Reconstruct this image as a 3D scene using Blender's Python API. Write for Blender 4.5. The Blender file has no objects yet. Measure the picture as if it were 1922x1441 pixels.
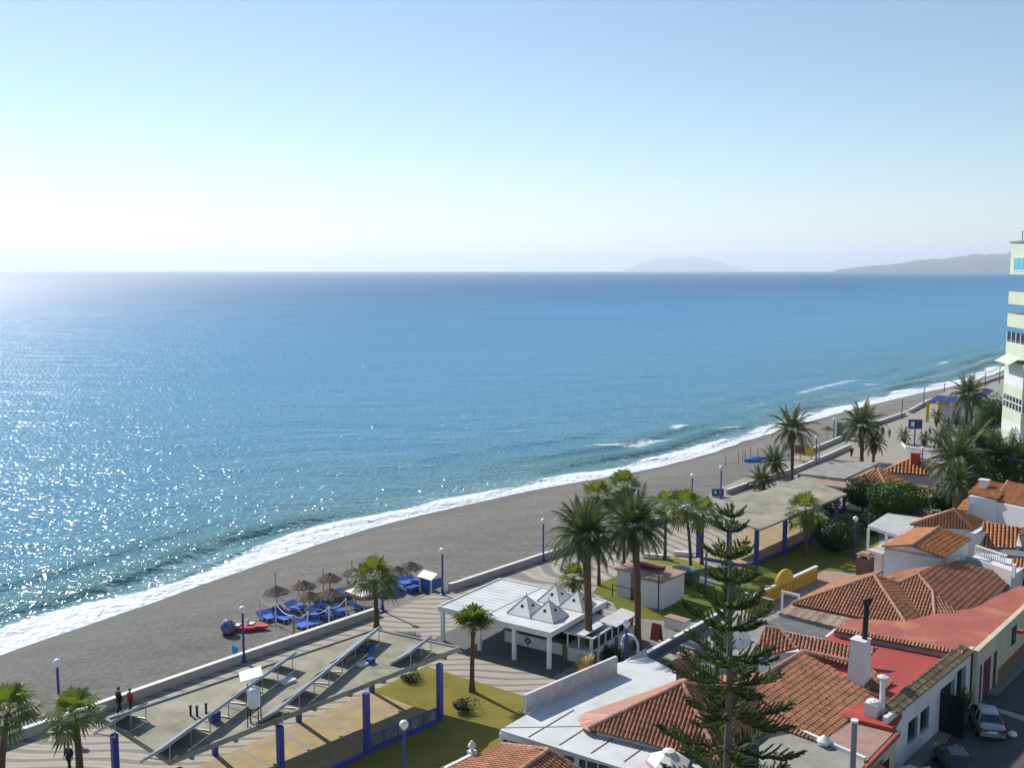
import bpy, bmesh, math, random
import numpy as np
from mathutils import Vector, Matrix
R=math.radians
scene=bpy.context.scene
# ---------------- camera ----------------
F=1870.0; CXP=961.0; CYP=720.5; CH=30.0
PITCH=math.atan(212.5/F)
cam_d=bpy.data.cameras.new('camera'); cam=bpy.data.objects.new('camera',cam_d); scene.collection.objects.link(cam)
cam.location=(0,0,CH); cam.rotation_euler=(math.pi/2-PITCH,0,0)
cam_d.sensor_fit='HORIZONTAL'; cam_d.sensor_width=36; cam_d.lens=36*F/1922.0
cam_d.clip_start=0.5; cam_d.clip_end=200000
scene.camera=cam
scene.render.resolution_x=1024; scene.render.resolution_y=767
# ---------------- world and sun ----------------
SUN_EL=R(39.5); SUN_AZ=R(-40.5)      # azimuth from +Y, negative = to the left
world=bpy.data.worlds.new("World"); scene.world=world; world.use_nodes=True
wn=world.node_tree; bg=wn.nodes['Background']
sky=wn.nodes.new('ShaderNodeTexSky'); sky.sky_type='NISHITA'; sky.sun_disc=False
sky.sun_elevation=SUN_EL; sky.sun_rotation=SUN_AZ
sky.altitude=0; sky.air_density=1.0; sky.dust_density=0.02; sky.ozone_density=1.5
wn.links.new(sky.outputs[0],bg.inputs[0]); bg.inputs[1].default_value=0.096
sd=bpy.data.lights.new('sun','SUN'); sd.energy=4.2; sd.angle=R(0.5); sd.color=(1,0.955,0.885)
sun=bpy.data.objects.new('sun',sd); scene.collection.objects.link(sun)
sdir=Vector((math.sin(SUN_AZ)*math.cos(SUN_EL),math.cos(SUN_AZ)*math.cos(SUN_EL),math.sin(SUN_EL)))
sun.rotation_euler=sdir.to_track_quat('Z','Y').to_euler(); sun.location=sdir*100+Vector((0,100,0))
scene.view_settings.view_transform='Standard'; scene.view_settings.look='None'
scene.view_settings.exposure=0.37; scene.view_settings.gamma=1.0
scene.cycles.use_denoising=True; scene.cycles.max_bounces=8; scene.cycles.diffuse_bounces=2
scene.cycles.glossy_bounces=2; scene.cycles.transmission_bounces=3; scene.cycles.volume_bounces=3
scene.cycles.transparent_max_bounces=6; scene.cycles.sample_clamp_indirect=6
# ---------------- geometry helpers ----------------
cT,sT=math.cos(PITCH),math.sin(PITCH)
CAM=Vector((0,0,CH))
def ray(px,py):
    u=(px-CXP)/F; v=(py-CYP)/F
    return Vector((u,cT-v*sT,-sT-v*cT))
def W(px,py,z=0.0):
    d=ray(px,py); return CAM+d*((z-CH)/d.z)
def G(px,py,z):                     # ground point below the point seen at height z
    p=W(px,py,z); return Vector((p.x,p.y,0))
def onplane(px,py,a,b,c):
    n=(b-a).cross(c-a); d=ray(px,py); return CAM+d*((a-CAM).dot(n)/d.dot(n))
def onplane_n(px,py,a,n):
    d=ray(px,py); return CAM+d*((a-CAM).dot(n)/d.dot(n))
UA=R(47.0)
U=Vector((math.cos(UA),math.sin(UA),0)); V=Vector((math.sin(UA),-math.cos(UA),0)); Z=Vector((0,0,1)); N=-V
COL=scene.collection
class MB:
    def __init__(s): s.v=[]; s.f=[]; s.m=[]; s.r=[]
    def add(s,vs,fs,m=0,r=None):
        b=len(s.v); s.v+=[tuple(x) for x in vs]; s.f+=[tuple(b+i for i in f) for f in fs]
        s.m+=[m]*len(fs); s.r+=[random.random() if r is None else r]*len(fs); return s
    def face(s,pts,m=0,r=None): return s.add(pts,[tuple(range(len(pts)))],m,r)
    def ob(s,o,a,b,c,m=0):      # box from corner o with edge vectors a b c
        o,a,b,c=map(Vector,(o,a,b,c))
        if a.cross(b).dot(c)<0: a,b=b,a
        vs=[o,o+a,o+a+b,o+b,o+c,o+a+c,o+a+b+c,o+b+c]
        return s.add(vs,[(3,2,1,0),(4,5,6,7),(0,1,5,4),(1,2,6,5),(2,3,7,6),(3,0,4,7)],m,random.random())
    def bx(s,c,sz,m=0,ax=None): # centred box, ax=(dirx,diry)
        c=Vector(c); X,Y=(Vector((1,0,0)),Vector((0,1,0))) if ax is None else ax
        a=X*sz[0]; b=Y*sz[1]; h=Z*sz[2]
        return s.ob(c-a/2-b/2-h/2,a,b,h,m)
    def prism(s,poly,z0,z1,m=0,zt=None):
        n=len(poly); P=[Vector((p[0],p[1],0)) for p in poly]
        ar=sum(P[i].x*P[(i+1)%n].y-P[(i+1)%n].x*P[i].y for i in range(n))
        if ar<0: P=P[::-1]
        vs=[p+Z*z0 for p in P]+[p+Z*z1 for p in P]
        fs=[tuple(range(n))[::-1],tuple(range(n,2*n))]+[(i,(i+1)%n,n+(i+1)%n,n+i) for i in range(n)]
        return s.add(vs,fs,m)
    def tube(s,p0,p1,r0,r1=None,n=8,m=0,caps=True):
        p0,p1=Vector(p0),Vector(p1); r1=r0 if r1 is None else r1
        d=(p1-p0).normalized(); x=d.orthogonal().normalized(); y=d.cross(x)
        vs=[];
        for p,r in((p0,r0),(p1,r1)):
            for i in range(n):
                a=2*math.pi*i/n; vs.append(p+x*math.cos(a)*r+y*math.sin(a)*r)
        fs=[(i,(i+1)%n,n+(i+1)%n,n+i) for i in range(n)]
        if caps: fs+=[tuple(range(n))[::-1],tuple(range(n,2*n))]
        return s.add(vs,fs,m)
    def path(s,pts,rs,n=8,m=0):
        pts=[Vector(p) for p in pts]; vs=[]; L=len(pts)
        x=None
        for k,p in enumerate(pts):
            d=(pts[min(k+1,L-1)]-pts[max(k-1,0)]).normalized()
            x=(d.orthogonal() if x is None else (x-d*x.dot(d))).normalized(); y=d.cross(x)
            r=rs[k] if isinstance(rs,(list,tuple)) else rs
            for i in range(n):
                a=2*math.pi*i/n; vs.append(p+x*math.cos(a)*r+y*math.sin(a)*r)
        fs=[(k*n+i,k*n+(i+1)%n,(k+1)*n+(i+1)%n,(k+1)*n+i) for k in range(L-1) for i in range(n)]
        fs+=[tuple(range(n))[::-1],tuple(range((L-1)*n,L*n))]
        return s.add(vs,fs,m)
    def lathe(s,c,prof,n=16,m=0):   # prof: (r,z)
        c=Vector(c); vs=[]; L=len(prof)
        for r,z in prof:
            for i in range(n):
                a=2*math.pi*i/n; vs.append(c+Vector((math.cos(a)*r,math.sin(a)*r,z)))
        fs=[(k*n+i,k*n+(i+1)%n,(k+1)*n+(i+1)%n,(k+1)*n+i) for k in range(L-1) for i in range(n)]
        fs+=[tuple(range(n))[::-1],tuple(range((L-1)*n,L*n))]
        return s.add(vs,fs,m)
    def sphere(s,c,r,n=14,k=9,sz=1.0,m=0):
        return s.lathe(c,[(max(r*math.sin(math.pi*i/k),0.001*r),-r*sz*math.cos(math.pi*i/k)) for i in range(k+1)],n,m)
    def build(s,name,mats,parent=None,local=False,smooth=False):
        if not isinstance(mats,(list,tuple)): mats=[mats]
        me=bpy.data.meshes.new(name); off=Vector((0,0,0))
        if not local:
            if parent is not None: off=worldloc(parent)
            elif s.v:
                a=np.array(s.v); off=Vector(((a[:,0].min()+a[:,0].max())/2,(a[:,1].min()+a[:,1].max())/2,a[:,2].min()))
        me.from_pydata([(v[0]-off.x,v[1]-off.y,v[2]-off.z) for v in s.v],[],s.f)
        for m in mats: me.materials.append(m)
        if len(mats)>1: me.polygons.foreach_set('material_index',s.m)
        at=me.attributes.new('rnd','FLOAT','FACE'); at.data.foreach_set('value',s.r)
        if smooth: me.polygons.foreach_set('use_smooth',[True]*len(me.polygons))
        me.update()
        o=bpy.data.objects.new(name,me); COL.objects.link(o)
        if parent is not None: o.parent=parent
        elif not local: o.location=off
        return o
def worldloc(o):
    l=Vector((0,0,0))
    while o is not None: l=l+o.location; o=o.parent
    return l
def tag(o,label,cat,group=None):
    o['label']=label; o['category']=cat
    if group: o['group']=group
    return o
def thing(name,label,cat,loc=(0,0,0),group=None,rz=0):
    o=bpy.data.objects.new(name,None); COL.objects.link(o); o.empty_display_size=0.3
    o.location=loc; o.rotation_euler=(0,0,rz); return tag(o,label,cat,group)
def struct(o,kind='structure'): o['kind']=kind; return o
def copytree(o,parent=None):
    c=o.copy(); COL.objects.link(c); c.parent=parent
    for ch in [x for x in KIDS.get(o.name,[])]:
        k=copytree(ch,c)
    return c
KIDS={}
def kids(o):
    for ch in o.children: KIDS.setdefault(o.name,[]).append(ch); kids(ch)
def dup(o,loc,rz=0,label=None,scale=None):
    if o.name not in KIDS: kids(o)
    c=copytree(o); c.location=loc; c.rotation_euler=(0,0,rz)
    if label: c['label']=label
    if scale: c.scale=(scale,)*3
    return c
# ---------------- materials ----------------
def newmat(name):
    m=bpy.data.materials.new(name); m.use_nodes=True; nt=m.node_tree
    return m,nt,nt.nodes['Principled BSDF']
def nd(nt,t,**k):
    n=nt.nodes.new(t)
    for a,b in k.items(): setattr(n,a,b)
    return n
def noise(nt,scale,detail=4,rough=.6,vec=None,dist=0):
    n=nd(nt,'ShaderNodeTexNoise'); n.inputs['Scale'].default_value=scale; n.inputs['Detail'].default_value=detail
    n.inputs['Roughness'].default_value=rough; n.inputs['Distortion'].default_value=dist
    if vec is None:
        g=nd(nt,'ShaderNodeNewGeometry'); vec=g.outputs['Position']
    nt.links.new(vec,n.inputs['Vector']); return n.outputs['Fac']
def ramp(nt,fac,stops):
    r=nd(nt,'ShaderNodeValToRGB'); e=r.color_ramp.elements
    while len(e)<len(stops): e.new(.5)
    for i,(p,c) in enumerate(stops):
        e[i].position=p; e[i].color=(*c,1) if len(c)==3 else c
    nt.links.new(fac,r.inputs[0]); return r.outputs['Color']
def mix(nt,fac,a,b,mode='MIX'):
    n=nd(nt,'ShaderNodeMix',data_type='RGBA',blend_type=mode)
    for s,x in((0,fac),(6,a),(7,b)):
        if isinstance(x,(int,float)): n.inputs[s].default_value=x
        elif isinstance(x,tuple): n.inputs[s].default_value=(*x,1) if len(x)==3 else x
        else: nt.links.new(x,n.inputs[s])
    return n.outputs[2]
def math_(nt,op,a,b=None,c=None,clamp=False):
    n=nd(nt,'ShaderNodeMath',operation=op,use_clamp=clamp)
    for i,x in enumerate((a,b,c)):
        if x is None: continue
        if isinstance(x,(int,float)): n.inputs[i].default_value=x
        else: nt.links.new(x,n.inputs[i])
    return n.outputs[0]
def bump(nt,h,strength,dist,bs):
    b=nd(nt,'ShaderNodeBump'); b.inputs['Strength'].default_value=strength; b.inputs['Distance'].default_value=dist
    nt.links.new(h,b.inputs['Height']); nt.links.new(b.outputs[0],bs.inputs['Normal']); return b
def pm(name,c1,c2=None,scale=1.5,rough=.75,bmp=0,bsc=None,bd=.03,metal=0,spec=.4,lo=.35,hi=.65,rnd=0,stain=None):
    m,nt,b=newmat(name); b.inputs['Roughness'].default_value=rough; b.inputs['Metallic'].default_value=metal
    b.inputs['Specular IOR Level'].default_value=spec
    c2=c2 or tuple(x*.82 for x in c1)
    f=noise(nt,scale,5,.65)
    col=ramp(nt,f,[(lo,c1),(hi,c2)])
    if stain:
        s=noise(nt,stain[1],6,.7); sf=ramp(nt,s,[(stain[2],(0,0,0)),(stain[3],(1,1,1))])
        col=mix(nt,sf,col,stain[0])
    if rnd:
        a=nd(nt,'ShaderNodeAttribute',attribute_name='rnd')
        k=math_(nt,'MULTIPLY_ADD',a.outputs['Fac'],2*rnd,1-rnd)
        mx=nd(nt,'ShaderNodeVectorMath',operation='SCALE'); nt.links.new(col,mx.inputs[0]); nt.links.new(k,mx.inputs[3]); col=mx.outputs[0]
    nt.links.new(col,b.inputs['Base Color'])
    if bmp: bump(nt,noise(nt,bsc or scale*6,6,.7),bmp,bd,b)
    return m
def leafmat(name,c1,c2,trans=.35,rough=.5):
    m,nt,b=newmat(name); a=nd(nt,'ShaderNodeAttribute',attribute_name='rnd')
    col=ramp(nt,a.outputs['Fac'],[(0,c1),(1,c2)])
    nt.links.new(col,b.inputs['Base Color']); b.inputs['Roughness'].default_value=rough; b.inputs['Specular IOR Level'].default_value=.3
    t=nd(nt,'ShaderNodeBsdfTranslucent'); 
    tc=mix(nt,1.0,col,(1.5,1.6,.6),'MULTIPLY'); nt.links.new(tc,t.inputs[0])
    ms=nd(nt,'ShaderNodeMixShader'); ms.inputs[0].default_value=trans
    nt.links.new(b.outputs[0],ms.inputs[1]); nt.links.new(t.outputs[0],ms.inputs[2])
    nt.links.new(ms.outputs[0],nt.nodes['Material Output'].inputs[0]); return m
M={}
M['white']=pm('white_paint',(.78,.77,.75),(.66,.65,.62),.8,.6,.15,20,.01,stain=((.45,.43,.39),.9,.6,.8))
M['white_roof']=pm('white_roof_sheet',(.70,.70,.69),(.56,.56,.54),.6,.5,.1,8,.01,stain=((.47,.46,.42),.45,.56,.78))
M['wallwhite']=pm('white_render',(.72,.70,.71),(.62,.60,.61),.5,.85,.3,14,.02,stain=((.46,.44,.42),.7,.6,.8))
M['cream']=pm('cream_render',(.62,.56,.36),(.5,.45,.3),.7,.85,.3,14,.02,stain=((.4,.34,.22),1.2,.58,.8))
M['tile']=pm('terracotta_tile',(.50,.22,.115),(.38,.17,.095),.8,.85,.25,30,.01,rnd=.2,stain=((.22,.15,.10),.9,.5,.72))
M['tile_orange']=pm('orange_terracotta_tile',(.60,.25,.10),(.46,.18,.075),1.2,.8,.25,30,.01,rnd=.18,stain=((.34,.19,.11),1.1,.52,.75))
M['mortar']=pm('tile_channel_mortar',(.17,.10,.065),(.11,.065,.045),2,.9)
M['cap']=pm('ridge_cap_tile',(.52,.30,.22),(.42,.22,.15),2.5,.8,rnd=.15)
M['blue']=pm('blue_paint',(.035,.062,.31),(.026,.048,.24),2,.42,spec=.5)
M['bluecloth']=pm('blue_plastic',(.04,.13,.50),(.03,.10,.40),2,.5,rnd=.3)
M['dark']=pm('dark_interior',(.016,.016,.018),None,2,.9)
M['glass']=pm('window_glass',(.02,.03,.035),None,1,.08,spec=.8)
M['conc']=pm('stained_concrete',(.38,.35,.28),(.20,.19,.145),.38,.9,.4,12,.02,stain=((.33,.31,.18),.9,.50,.64))
M['concplain']=pm('grey_concrete',(.34,.325,.29),(.25,.24,.21),.5,.9,.3,12,.02,stain=((.17,.16,.14),.9,.55,.75))
M['redroof']=pm('red_roof_coating',(.46,.06,.045),(.34,.055,.045),.5,.75,.3,10,.01,stain=((.24,.075,.06),.6,.48,.7))
M['redfade']=pm('faded_red_roof_coating',(.42,.12,.09),(.31,.09,.07),.55,.85,.3,10,.01,stain=((.45,.20,.10),.3,.52,.64))
M['asphalt']=pm('asphalt',(.095,.095,.095),(.07,.07,.072),.8,.9,.4,40,.01,stain=((.045,.045,.047),.35,.52,.62))
M['pave']=pm('pavement',(.24,.22,.19),(.18,.17,.15),.9,.9,.3,20,.01)
M['trunk']=pm('palm_trunk',(.13,.088,.058),(.075,.055,.04),6,.95,1,12,.05)
M['trunkd']=pm('date_palm_trunk',(.16,.095,.055),(.08,.05,.033),5,.95,1,9,.08)
M['bark']=pm('pine_bark',(.20,.165,.13),(.13,.105,.085),5,.95,.6,12,.03)
M['fan']=leafmat('fan_palm_leaf',(.07,.10,.028),(.17,.19,.055),.35)
M['date']=leafmat('date_palm_leaf',(.042,.062,.028),(.105,.125,.06),.25)
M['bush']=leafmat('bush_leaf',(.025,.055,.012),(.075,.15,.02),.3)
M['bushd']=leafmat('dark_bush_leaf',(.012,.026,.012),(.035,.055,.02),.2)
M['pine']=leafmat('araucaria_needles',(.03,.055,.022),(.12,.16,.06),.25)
M['metal']=pm('galvanised_metal',(.45,.46,.47),(.36,.37,.38),3,.4,metal=.7)
M['black']=pm('black_metal',(.012,.012,.013),None,2,.5)
M['greyp']=pm('grey_paint',(.20,.215,.23),None,2,.5)
M['panel']=pm('solar_panel_face',(.30,.33,.37),(.24,.27,.31),1,.3,spec=.6)
M['brown']=pm('brown_stone',(.20,.135,.09),(.14,.095,.065),3,.85)
M['wood']=pm('wood',(.42,.28,.14),(.3,.19,.1),3,.8)
M['thatch']=pm('thatch',(.17,.135,.10),(.10,.08,.06),7,1,1,20,.05,rnd=.3)
M['yellow']=pm('yellow_render',(.62,.40,.05),(.5,.3,.05),1.5,.8,stain=((.3,.2,.05),1.6,.55,.75))
M['tank']=pm('white_plastic',(.75,.76,.77),None,2,.35)
M['red']=pm('red_plastic',(.55,.05,.03),None,2,.5)
M['pinkish']=pm('pink_tile_floor',(.42,.25,.19),(.32,.21,.16),1.4,.85,stain=((.24,.2,.16),1.2,.5,.7))
M['shutter']=pm('dark_red_door',(.12,.03,.025),None,2,.6)
# ================= SETTING =================
SEA=-2.5
def st(p): return (p.x*U.x+p.y*U.y, p.x*N.x+p.y*N.y)
def world_st(s,t,z=0): return Vector((U.x*s+N.x*t,U.y*s+N.y*t,z))
wall_px=[(-420,1560),(-200,1478),(30,1392),(160,1347),(460,1241),(720,1151),(860,1105),(1020,1051),(1240,981),(1360,930),(1500,884),(1560,846),(1640,800),(1740,757),(1870,712),(1990,672)]
WL=[st(W(x,y)) for x,y in wall_px]
shore_px=[(-300,1360),(-120,1272),(0,1229),(80,1196),(200,1161),(300,1127),(400,1086),(500,1055),(600,1021),(700,988),(800,964),(900,942),(1000,918),(1100,902),(1200,884),(1300,862),(1400,829),(1500,796),(1600,768),(1700,744),(1800,722),(1870,701),(1960,668)]
SL=sorted(st(W(x,y,SEA)) for x,y in shore_px)
sx=np.array([a[0] for a in SL]); sy=np.array([a[1] for a in SL])
wx=np.array([a[0] for a in WL]); wy=np.array([a[1] for a in WL])
def wall_t(s): return np.interp(s,wx,wy)
def shore_t(s):
    k=np.linspace(-6,6,7); return sum(np.interp(np.asarray(s)+q,sx,sy) for q in k)/7
def beach_z(s,t):
    w=wall_t(s); h=np.maximum(shore_t(s)-w,3); f=(t-w)/h
    z=np.where(f<=0,-.85,np.where(f<.55,-.85-.35*f/.55,np.where(f<1,-1.2-1.3*((f-.55)/.45)**1.2,-2.5-(f-1)*h*.11)))
    return z
def Wb(px,py):           # point on the beach seen at a pixel
    z=-1.0
    for _ in range(4):
        p=W(px,py,z); s,t=st(p); z=float(beach_z(s,t))
    return W(px,py,z)
def gridmesh(name,sg,tg,fn,mats,attrs=None):
    S,T=np.meshgrid(sg,tg,indexing='ij'); X,Y,Zz=fn(S,T)
    n,m=S.shape; co=np.stack([X,Y,Zz],-1).reshape(-1,3)
    i=np.arange(n*m).reshape(n,m); q=np.stack([i[:-1,:-1],i[1:,:-1],i[1:,1:],i[:-1,1:]],-1).reshape(-1,4)
    a,b,c=co[q[0,0]],co[q[0,1]],co[q[0,2]]
    if np.cross(b-a,c-a)[2]<0: q=q[:,::-1]
    me=bpy.data.meshes.new(name); me.vertices.add(len(co)); me.vertices.foreach_set('co',co.ravel())
    me.loops.add(q.size); me.loops.foreach_set('vertex_index',q.ravel().astype(np.int32))
    me.polygons.add(len(q)); me.polygons.foreach_set('loop_start',np.arange(0,q.size,4,dtype=np.int32)); me.polygons.foreach_set('loop_total',np.full(len(q),4,dtype=np.int32))
    me.update(calc_edges=True); me.polygons.foreach_set('use_smooth',[True]*len(q))
    for k,v in (attrs(S,T) if attrs else {}).items():
        at=me.attributes.new(k,'FLOAT','POINT'); at.data.foreach_set('value',v.ravel().astype(np.float32))
    me.materials.append(mats); o=bpy.data.objects.new(name,me); COL.objects.link(o); return o
# smooth pseudo-noise in numpy
_rs=np.random.RandomState(4)
_w=[(_rs.uniform(.15,1),_rs.uniform(0,6.28),_rs.uniform(0,6.28)) for _ in range(14)]
def wob(a,f): return sum(np.sin(a*f*k*(1+.13*i)+p) for i,(k,p,_) in enumerate(_w))/5
# ---- sea ----
sg=np.concatenate([-np.geomspace(60000,30,26),np.arange(-20,20,4),np.arange(20,150,.55),np.arange(150,400,1.3),np.geomspace(405,90000,34)])
tg=np.concatenate([np.arange(-5,30,.3),np.arange(30,90,1.0),np.geomspace(92,90000,60)])
# breaker crests: offshore distance of the crest, and where along the coast it stands up
def crest(S,T,d0,amp,wid,env): 
    dd=T-(d0+1.6*wob(S,.09)); return amp*env*np.exp(-(dd/np.where(dd>0,wid*2.2,wid*.55))**2)
def env(S,seed,f,lo): 
    return np.clip(wob(S+seed*37.7,f)*.8+.5-lo,0,1)
fo=[st(W(x,y,SEA)) for x,y in ((1185,836),(1215,832),(1235,829),(1150,838),(1267,804),(1275,802),(1368,805),(1638,722))]
def sea_fn(S,T):
    sh=shore_t(np.clip(S,sx[0],sx[-1])); t=sh+T
    near=np.exp(-np.clip(T,0,None)/70)
    z=SEA+near*(.10*np.sin(T*.42+1.2*wob(S,.05))+.05*np.sin(T*.9+S*.25)+.04*np.sin(S*.7-T*.5))
    z+=crest(S,T,8.5,.6,1.9,env(S,1,.06,-.15))+crest(S,T,17,.38,2.2,env(S,2,.05,-.05))+crest(S,T,30,.28,3,env(S,3,.045,0))+crest(S,T,3.4,.25,.8,env(S,5,.12,-.2))
    z=np.where(T<2,SEA+(z-SEA)*np.clip((T+1)/3,0,1),z)
    return U.x*S+N.x*t,U.y*S+N.y*t,z
def sea_at(S,T):
    sh=shore_t(np.clip(S,sx[0],sx[-1])); t=sh+T
    foam=.95*np.clip(1-(T-(3.6+1.5*wob(S,.16)))/2.6,0,1)
    dd=T-(8.5+1.6*wob(S,.09)); e=env(S,1,.06,-.15)
    foam=np.maximum(foam,.42*e*np.exp(-((dd+1.3)/1.2)**2))
    foam=np.maximum(foam,.36*np.clip(1-(T-9)/5,0,1)*np.clip(wob(S,.11)+.7,0,1))
    for i,(a,b) in enumerate(fo):
        foam=np.maximum(foam,.66*np.exp(-((S-a)/(5.5 if i<4 else 4))**2-((t-b+.25*(S-a)-1.2*wob(S,.3))/2.2)**2))
    far=np.clip((S-150)/80,0,1)
    foam=np.maximum(foam,far*(.42*np.exp(-((T-13-2*wob(S,.05))/2.5)**2)+.55*np.exp(-((T-24-3*wob(S,.04))/2.6)**2)*np.clip(wob(S,.09)+.5,0,1)))
    ridge=np.exp(-((dd-1.0)/2.0)**2)*e+.5*np.exp(-((T-17.5-1.6*wob(S,.09))/2.6)**2)*env(S,2,.05,-.05)
    return {'dist':T,'foam':foam,'ridge':ridge}
def sea_mat():
    m,nt,b=newmat('sea_water'); g=nd(nt,'ShaderNodeNewGeometry'); pos=g.outputs['Position']
    at=lambda k: nd(nt,'ShaderNodeAttribute',attribute_name=k).outputs['Fac']
    dist=at('dist'); foam=at('foam')
    ld=math_(nt,'LOGARITHM',math_(nt,'MAXIMUM',dist,1),10)
    ldn=math_(nt,'DIVIDE',ld,4.0)
    mp=nd(nt,'ShaderNodeMapping'); mp.inputs['Rotation'].default_value=(0,0,R(-25)); mp.inputs['Scale'].default_value=(.35,1,1); nt.links.new(pos,mp.inputs[0])
    n1=noise(nt,.012,5,.65,mp.outputs[0],.4)
    ldw=math_(nt,'ADD',ldn,math_(nt,'MULTIPLY_ADD',n1,.26,-.13))
    col=ramp(nt,ldw,SEACOL)
    rd=at('ridge'); col=mix(nt,math_(nt,'MULTIPLY',rd,.75,clamp=True),col,(.035,.12,.105))
    # foam
    mf=nd(nt,'ShaderNodeMapping'); mf.inputs['Rotation'].default_value=(0,0,-UA); mf.inputs['Scale'].default_value=(.5,1.2,1); nt.links.new(pos,mf.inputs[0])
    nf=noise(nt,1.3,7,.72,mf.outputs[0],1.2)
    k=math_(nt,'MULTIPLY',math_(nt,'ADD',math_(nt,'MULTIPLY_ADD',nf,1.9,-1.48),math_(nt,'MULTIPLY',foam,1.25)),3.2,clamp=True)
    k=math_(nt,'MULTIPLY',k,math_(nt,'MULTIPLY',foam,6,clamp=True))
    col=mix(nt,k,col,(.74,.77,.79))
    nt.links.new(col,b.inputs['Base Color'])
    nt.links.new(math_(nt,'MULTIPLY_ADD',k,.6,SEAROUGH),b.inputs['Roughness'])
    b.inputs['IOR'].default_value=1.33; b.inputs['Specular IOR Level'].default_value=.38
    # waves: several octaves
    w1=noise(nt,.32,3,.6,mp.outputs[0],.6); w2=noise(nt,1.15,1.5,.5,pos,.5); w0=noise(nt,.07,3,.6,mp.outputs[0],.3)
    h=math_(nt,'ADD',math_(nt,'MULTIPLY',w1,2.1),math_(nt,'ADD',math_(nt,'MULTIPLY',w2,1.5),math_(nt,'MULTIPLY',w0,5.5)))
    bn=bump(nt,h,1.0,SEABUMP,b)
    b.inputs['Specular IOR Level'].default_value=0
    gl=nd(nt,'ShaderNodeBsdfGlossy'); rg=nd(nt,'ShaderNodeMapRange'); nt.links.new(ldn,rg.inputs[0]); rg.inputs[1].default_value=.52; rg.inputs[2].default_value=.95; rg.inputs[3].default_value=SEAROUGH; rg.inputs[4].default_value=.55; nt.links.new(math_(nt,'MULTIPLY_ADD',k,.5,rg.outputs[0]),gl.inputs['Roughness']); nt.links.new(bn.outputs[0],gl.inputs['Normal'])
    fr=nd(nt,'ShaderNodeFresnel'); fr.inputs['IOR'].default_value=1.33; nt.links.new(bn.outputs[0],fr.inputs['Normal'])
    w=math_(nt,'MAXIMUM',math_(nt,'MINIMUM',fr.outputs[0],.22),.085); w=math_(nt,'MULTIPLY',w,math_(nt,'MULTIPLY_ADD',k,-.8,1))
    ms=nd(nt,'ShaderNodeMixShader'); nt.links.new(w,ms.inputs[0]); nt.links.new(b.outputs[0],ms.inputs[1]); nt.links.new(gl.outputs[0],ms.inputs[2]); nt.links.new(ms.outputs[0],nt.nodes['Material Output'].inputs[0])
    return m
SEACOL=[(0.0,(.17,.31,.31)),(.25,(.115,.24,.28)),(.42,(.09,.26,.38)),(.55,(.075,.27,.44)),(.66,(.055,.225,.42)),(.76,(.032,.15,.31)),(1.0,(.024,.115,.25))]
SEAROUGH=.09; SEABUMP=.29
struct(gridmesh('sea',sg,tg,sea_fn,sea_mat(),sea_at))
# ---- beach ----
def beach_mat():
    m,nt,b=newmat('beach_sand'); f=noise(nt,.5,6,.7)
    c=ramp(nt,f,[(.3,(.285,.268,.238)),(.7,(.215,.203,.18))])
    f2=noise(nt,9,4,.8); c=mix(nt,ramp(nt,f2,[(.42,(0,0,0)),(.62,(1,1,1))]),c,(.13,.12,.105)); c=mix(nt,ramp(nt,noise(nt,2.3,6,.8),[(.45,(0,0,0)),(.62,(.7,.7,.7))]),c,(.34,.32,.28))
    g=nd(nt,'ShaderNodeNewGeometry'); mp=nd(nt,'ShaderNodeMapping'); mp.inputs['Rotation'].default_value=(0,0,-UA); mp.inputs['Scale'].default_value=(.12,1,1); nt.links.new(g.outputs['Position'],mp.inputs[0])
    f3=noise(nt,.55,5,.7,mp.outputs[0],.3); c=mix(nt,ramp(nt,f3,[(.46,(0,0,0)),(.70,(.55,.55,.55))]),c,(.15,.138,.118))
    wet=nd(nt,'ShaderNodeAttribute',attribute_name='wet').outputs['Fac']
    wf=math_(nt,'ADD',wet,math_(nt,'MULTIPLY_ADD',noise(nt,.25,4,.6),.5,-.25),clamp=True)
    c=mix(nt,wf,c,(.10,.088,.075)); nt.links.new(c,b.inputs['Base Color'])
    nt.links.new(math_(nt,'MULTIPLY_ADD',wf,-.4,.92),b.inputs['Roughness']); b.inputs['Specular IOR Level'].default_value=.35
    bump(nt,math_(nt,'ADD',math_(nt,'MULTIPLY',noise(nt,3.5,6,.75),1.0),math_(nt,'MULTIPLY',f3,.8)),1,.30,b); return m
bs=np.concatenate([np.arange(-200,20,4),np.arange(20,400,.9),np.arange(405,1500,20)]); bt=np.linspace(-.12,1.55,110)
def bfn(S,Tn):
    w=wall_t(S); h=np.maximum(shore_t(np.clip(S,sx[0],sx[-1]))-w,3); t=w+h*Tn
    z=beach_z(np.clip(S,sx[0],sx[-1]),t)+.05*wob(S+t*2.1,.5)*np.clip(1-Tn,0,1)*np.clip(Tn*4,0,1)+.06*np.sin(t*1.1+wob(S,.08)*2)*np.clip(1-Tn,0,.5)*np.clip(Tn*4,0,1)
    return U.x*S+N.x*t,U.y*S+N.y*t,z
def bat(S,Tn):
    h=np.maximum(shore_t(np.clip(S,sx[0],sx[-1]))-wall_t(S),3); d=(1-Tn)*h
    return {'wet':np.clip(1.15-d/(3.8+1.3*wob(S,.12)),0,1)*.85}
struct(gridmesh('beach',bs,bt,bfn,beach_mat(),bat))
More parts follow.
